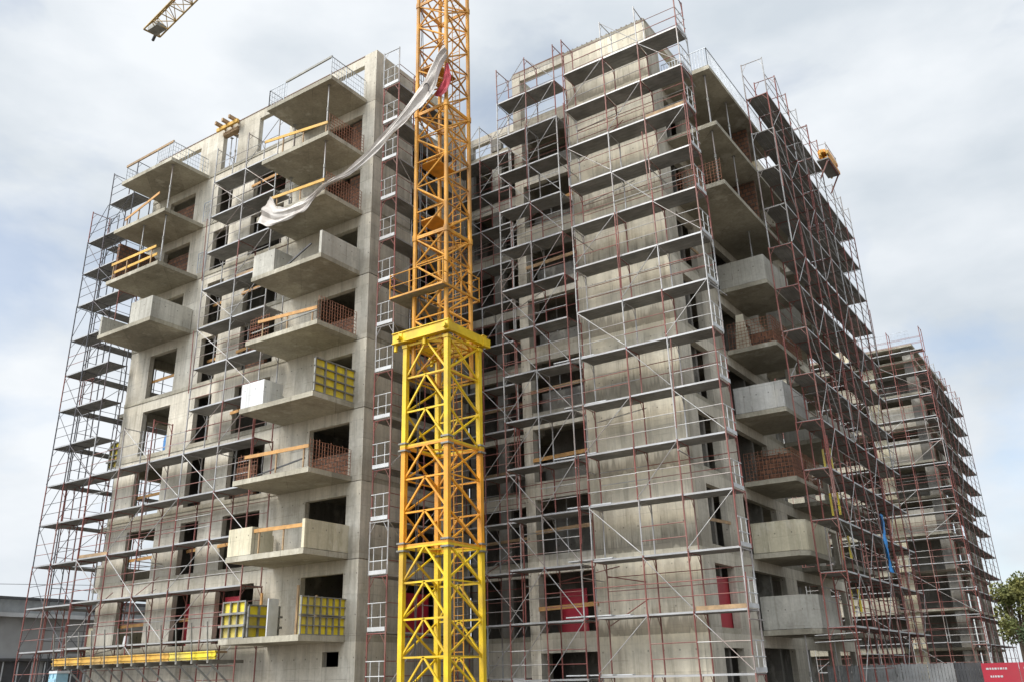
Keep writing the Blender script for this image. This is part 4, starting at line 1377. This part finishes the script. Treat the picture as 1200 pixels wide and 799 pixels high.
# ------------------------------------------------------------------ fence at the lower right
for i in range(6):
    x = -11.9 + i * 1.0
    t = thing('fence_panel', ['grey board fence panel nearest the right block flank', 'second grey board fence panel from the right block', 'third grey board fence panel from the right block',
              'fourth grey board fence panel from the right block', 'fifth grey board fence panel from the right block', 'dark end panel of the grey fence beside the crimson barrier',
              'grey panel hidden behind the crimson barrier'][i], 'fence panel', (x, 42, 0), 0, 'board fence panels along the site edge')
    if i == 6:
        bpy.data.objects.remove(t); break
    for j in range(8):
        mb = MB(); mb.box((j * .123, 0, .1), (j * .123 + .11, .025, 1.93 + random.uniform(-.02, .03)), 'fence' if i != 5 else 'dark'); mb.build('board', t)
    mb = MB(); mb.box((0, .03, .4), (.98, .07, .5), 'rib').box((0, .03, 1.5), (.98, .07, 1.6), 'rib').box((0, .03, 0), (.06, .09, 2.0), 'rib'); mb.build('post_and_rails', t)
t = thing('site_barrier', 'crimson site barrier with white print at the lower right corner', 'barrier', (-5.9, 41.7, 0))
for i in range(3):
    mb = MB(t.location); x = -5.9 + i * 1.3
    mb.box((x, 41.7, .05), (x + 1.28, 41.76, 1.9), 'redpanel'); o = mb.build('barrier_sheet', t)
    q = MB(t.location)
    for r_ in range(3):
        xx = x + .15 + .1 * r_
        while xx < x + .9 - .2 * (r_ == 1):
            wd = random.uniform(.03, .09)
            q.box((xx, 41.69, 1.66 - r_ * .28), (xx + wd, 41.698, 1.73 - r_ * .28), 'white')
            xx += wd + .03
    q.build('white_print', o)

# ------------------------------------------------------------------ trees
def tree(loc, h, r, label, leaf, nleaf=5200, seed=1):
    rnd = random.Random(seed)
    t = thing('leafy_tree', label, 'tree', loc, 0, 'trees beyond the fence')
    mb = MB()
    mb.bar((0, 0, 0), (0, 0, h * .45), .22, 'bark', 8, .15)
    cl_ = []
    for i in range(16):
        a = rnd.random() * 6.28; rr = r * (.25 + .65 * rnd.random()); zz_ = h * (.32 + .6 * rnd.random())
        sh = 1 - abs(zz_ / h - .55) * 1.1
        e_ = Vector((math.cos(a) * rr * sh, math.sin(a) * rr * sh, zz_))
        s0 = Vector((0, 0, h * (.25 + .2 * rnd.random())))
        mb.bar(s0, e_, .08, 'bark', 5, .02)
        cl_.append((e_, r * (.28 + .2 * rnd.random())))
    mb.build('trunk', t)
    lf = MB()
    for _ in range(nleaf):
        c, cr_ = rnd.choice(cl_)
        v = Vector((rnd.gauss(0, 1), rnd.gauss(0, 1), rnd.gauss(0, .8))); v.normalize()
        p = c + v * cr_ * (rnd.random() ** .45)
        a = Vector((rnd.gauss(0, 1), rnd.gauss(0, 1), rnd.gauss(0, 1))).normalized(); b_ = a.orthogonal().normalized()
        s = rnd.uniform(.07, .16)
        lf.quad([p - a * s, p + b_ * s * .6, p + a * s, p - b_ * s * .6], leaf)
    lf.build('crown', t)
tree((-8.0, 77, 0), 8.1, 1.9, 'autumn green tree close to the far block at the right edge', 'leaf', seed=3)
tree((-4.9, 79, 0), 9.4, 2.9, 'fuller green tree cut by the right picture edge', 'leaf', seed=4)
tree((-6.0, 72, 0), 4.6, 2.0, 'low dark bushy tree before the taller green ones', 'leafdark', seed=5)
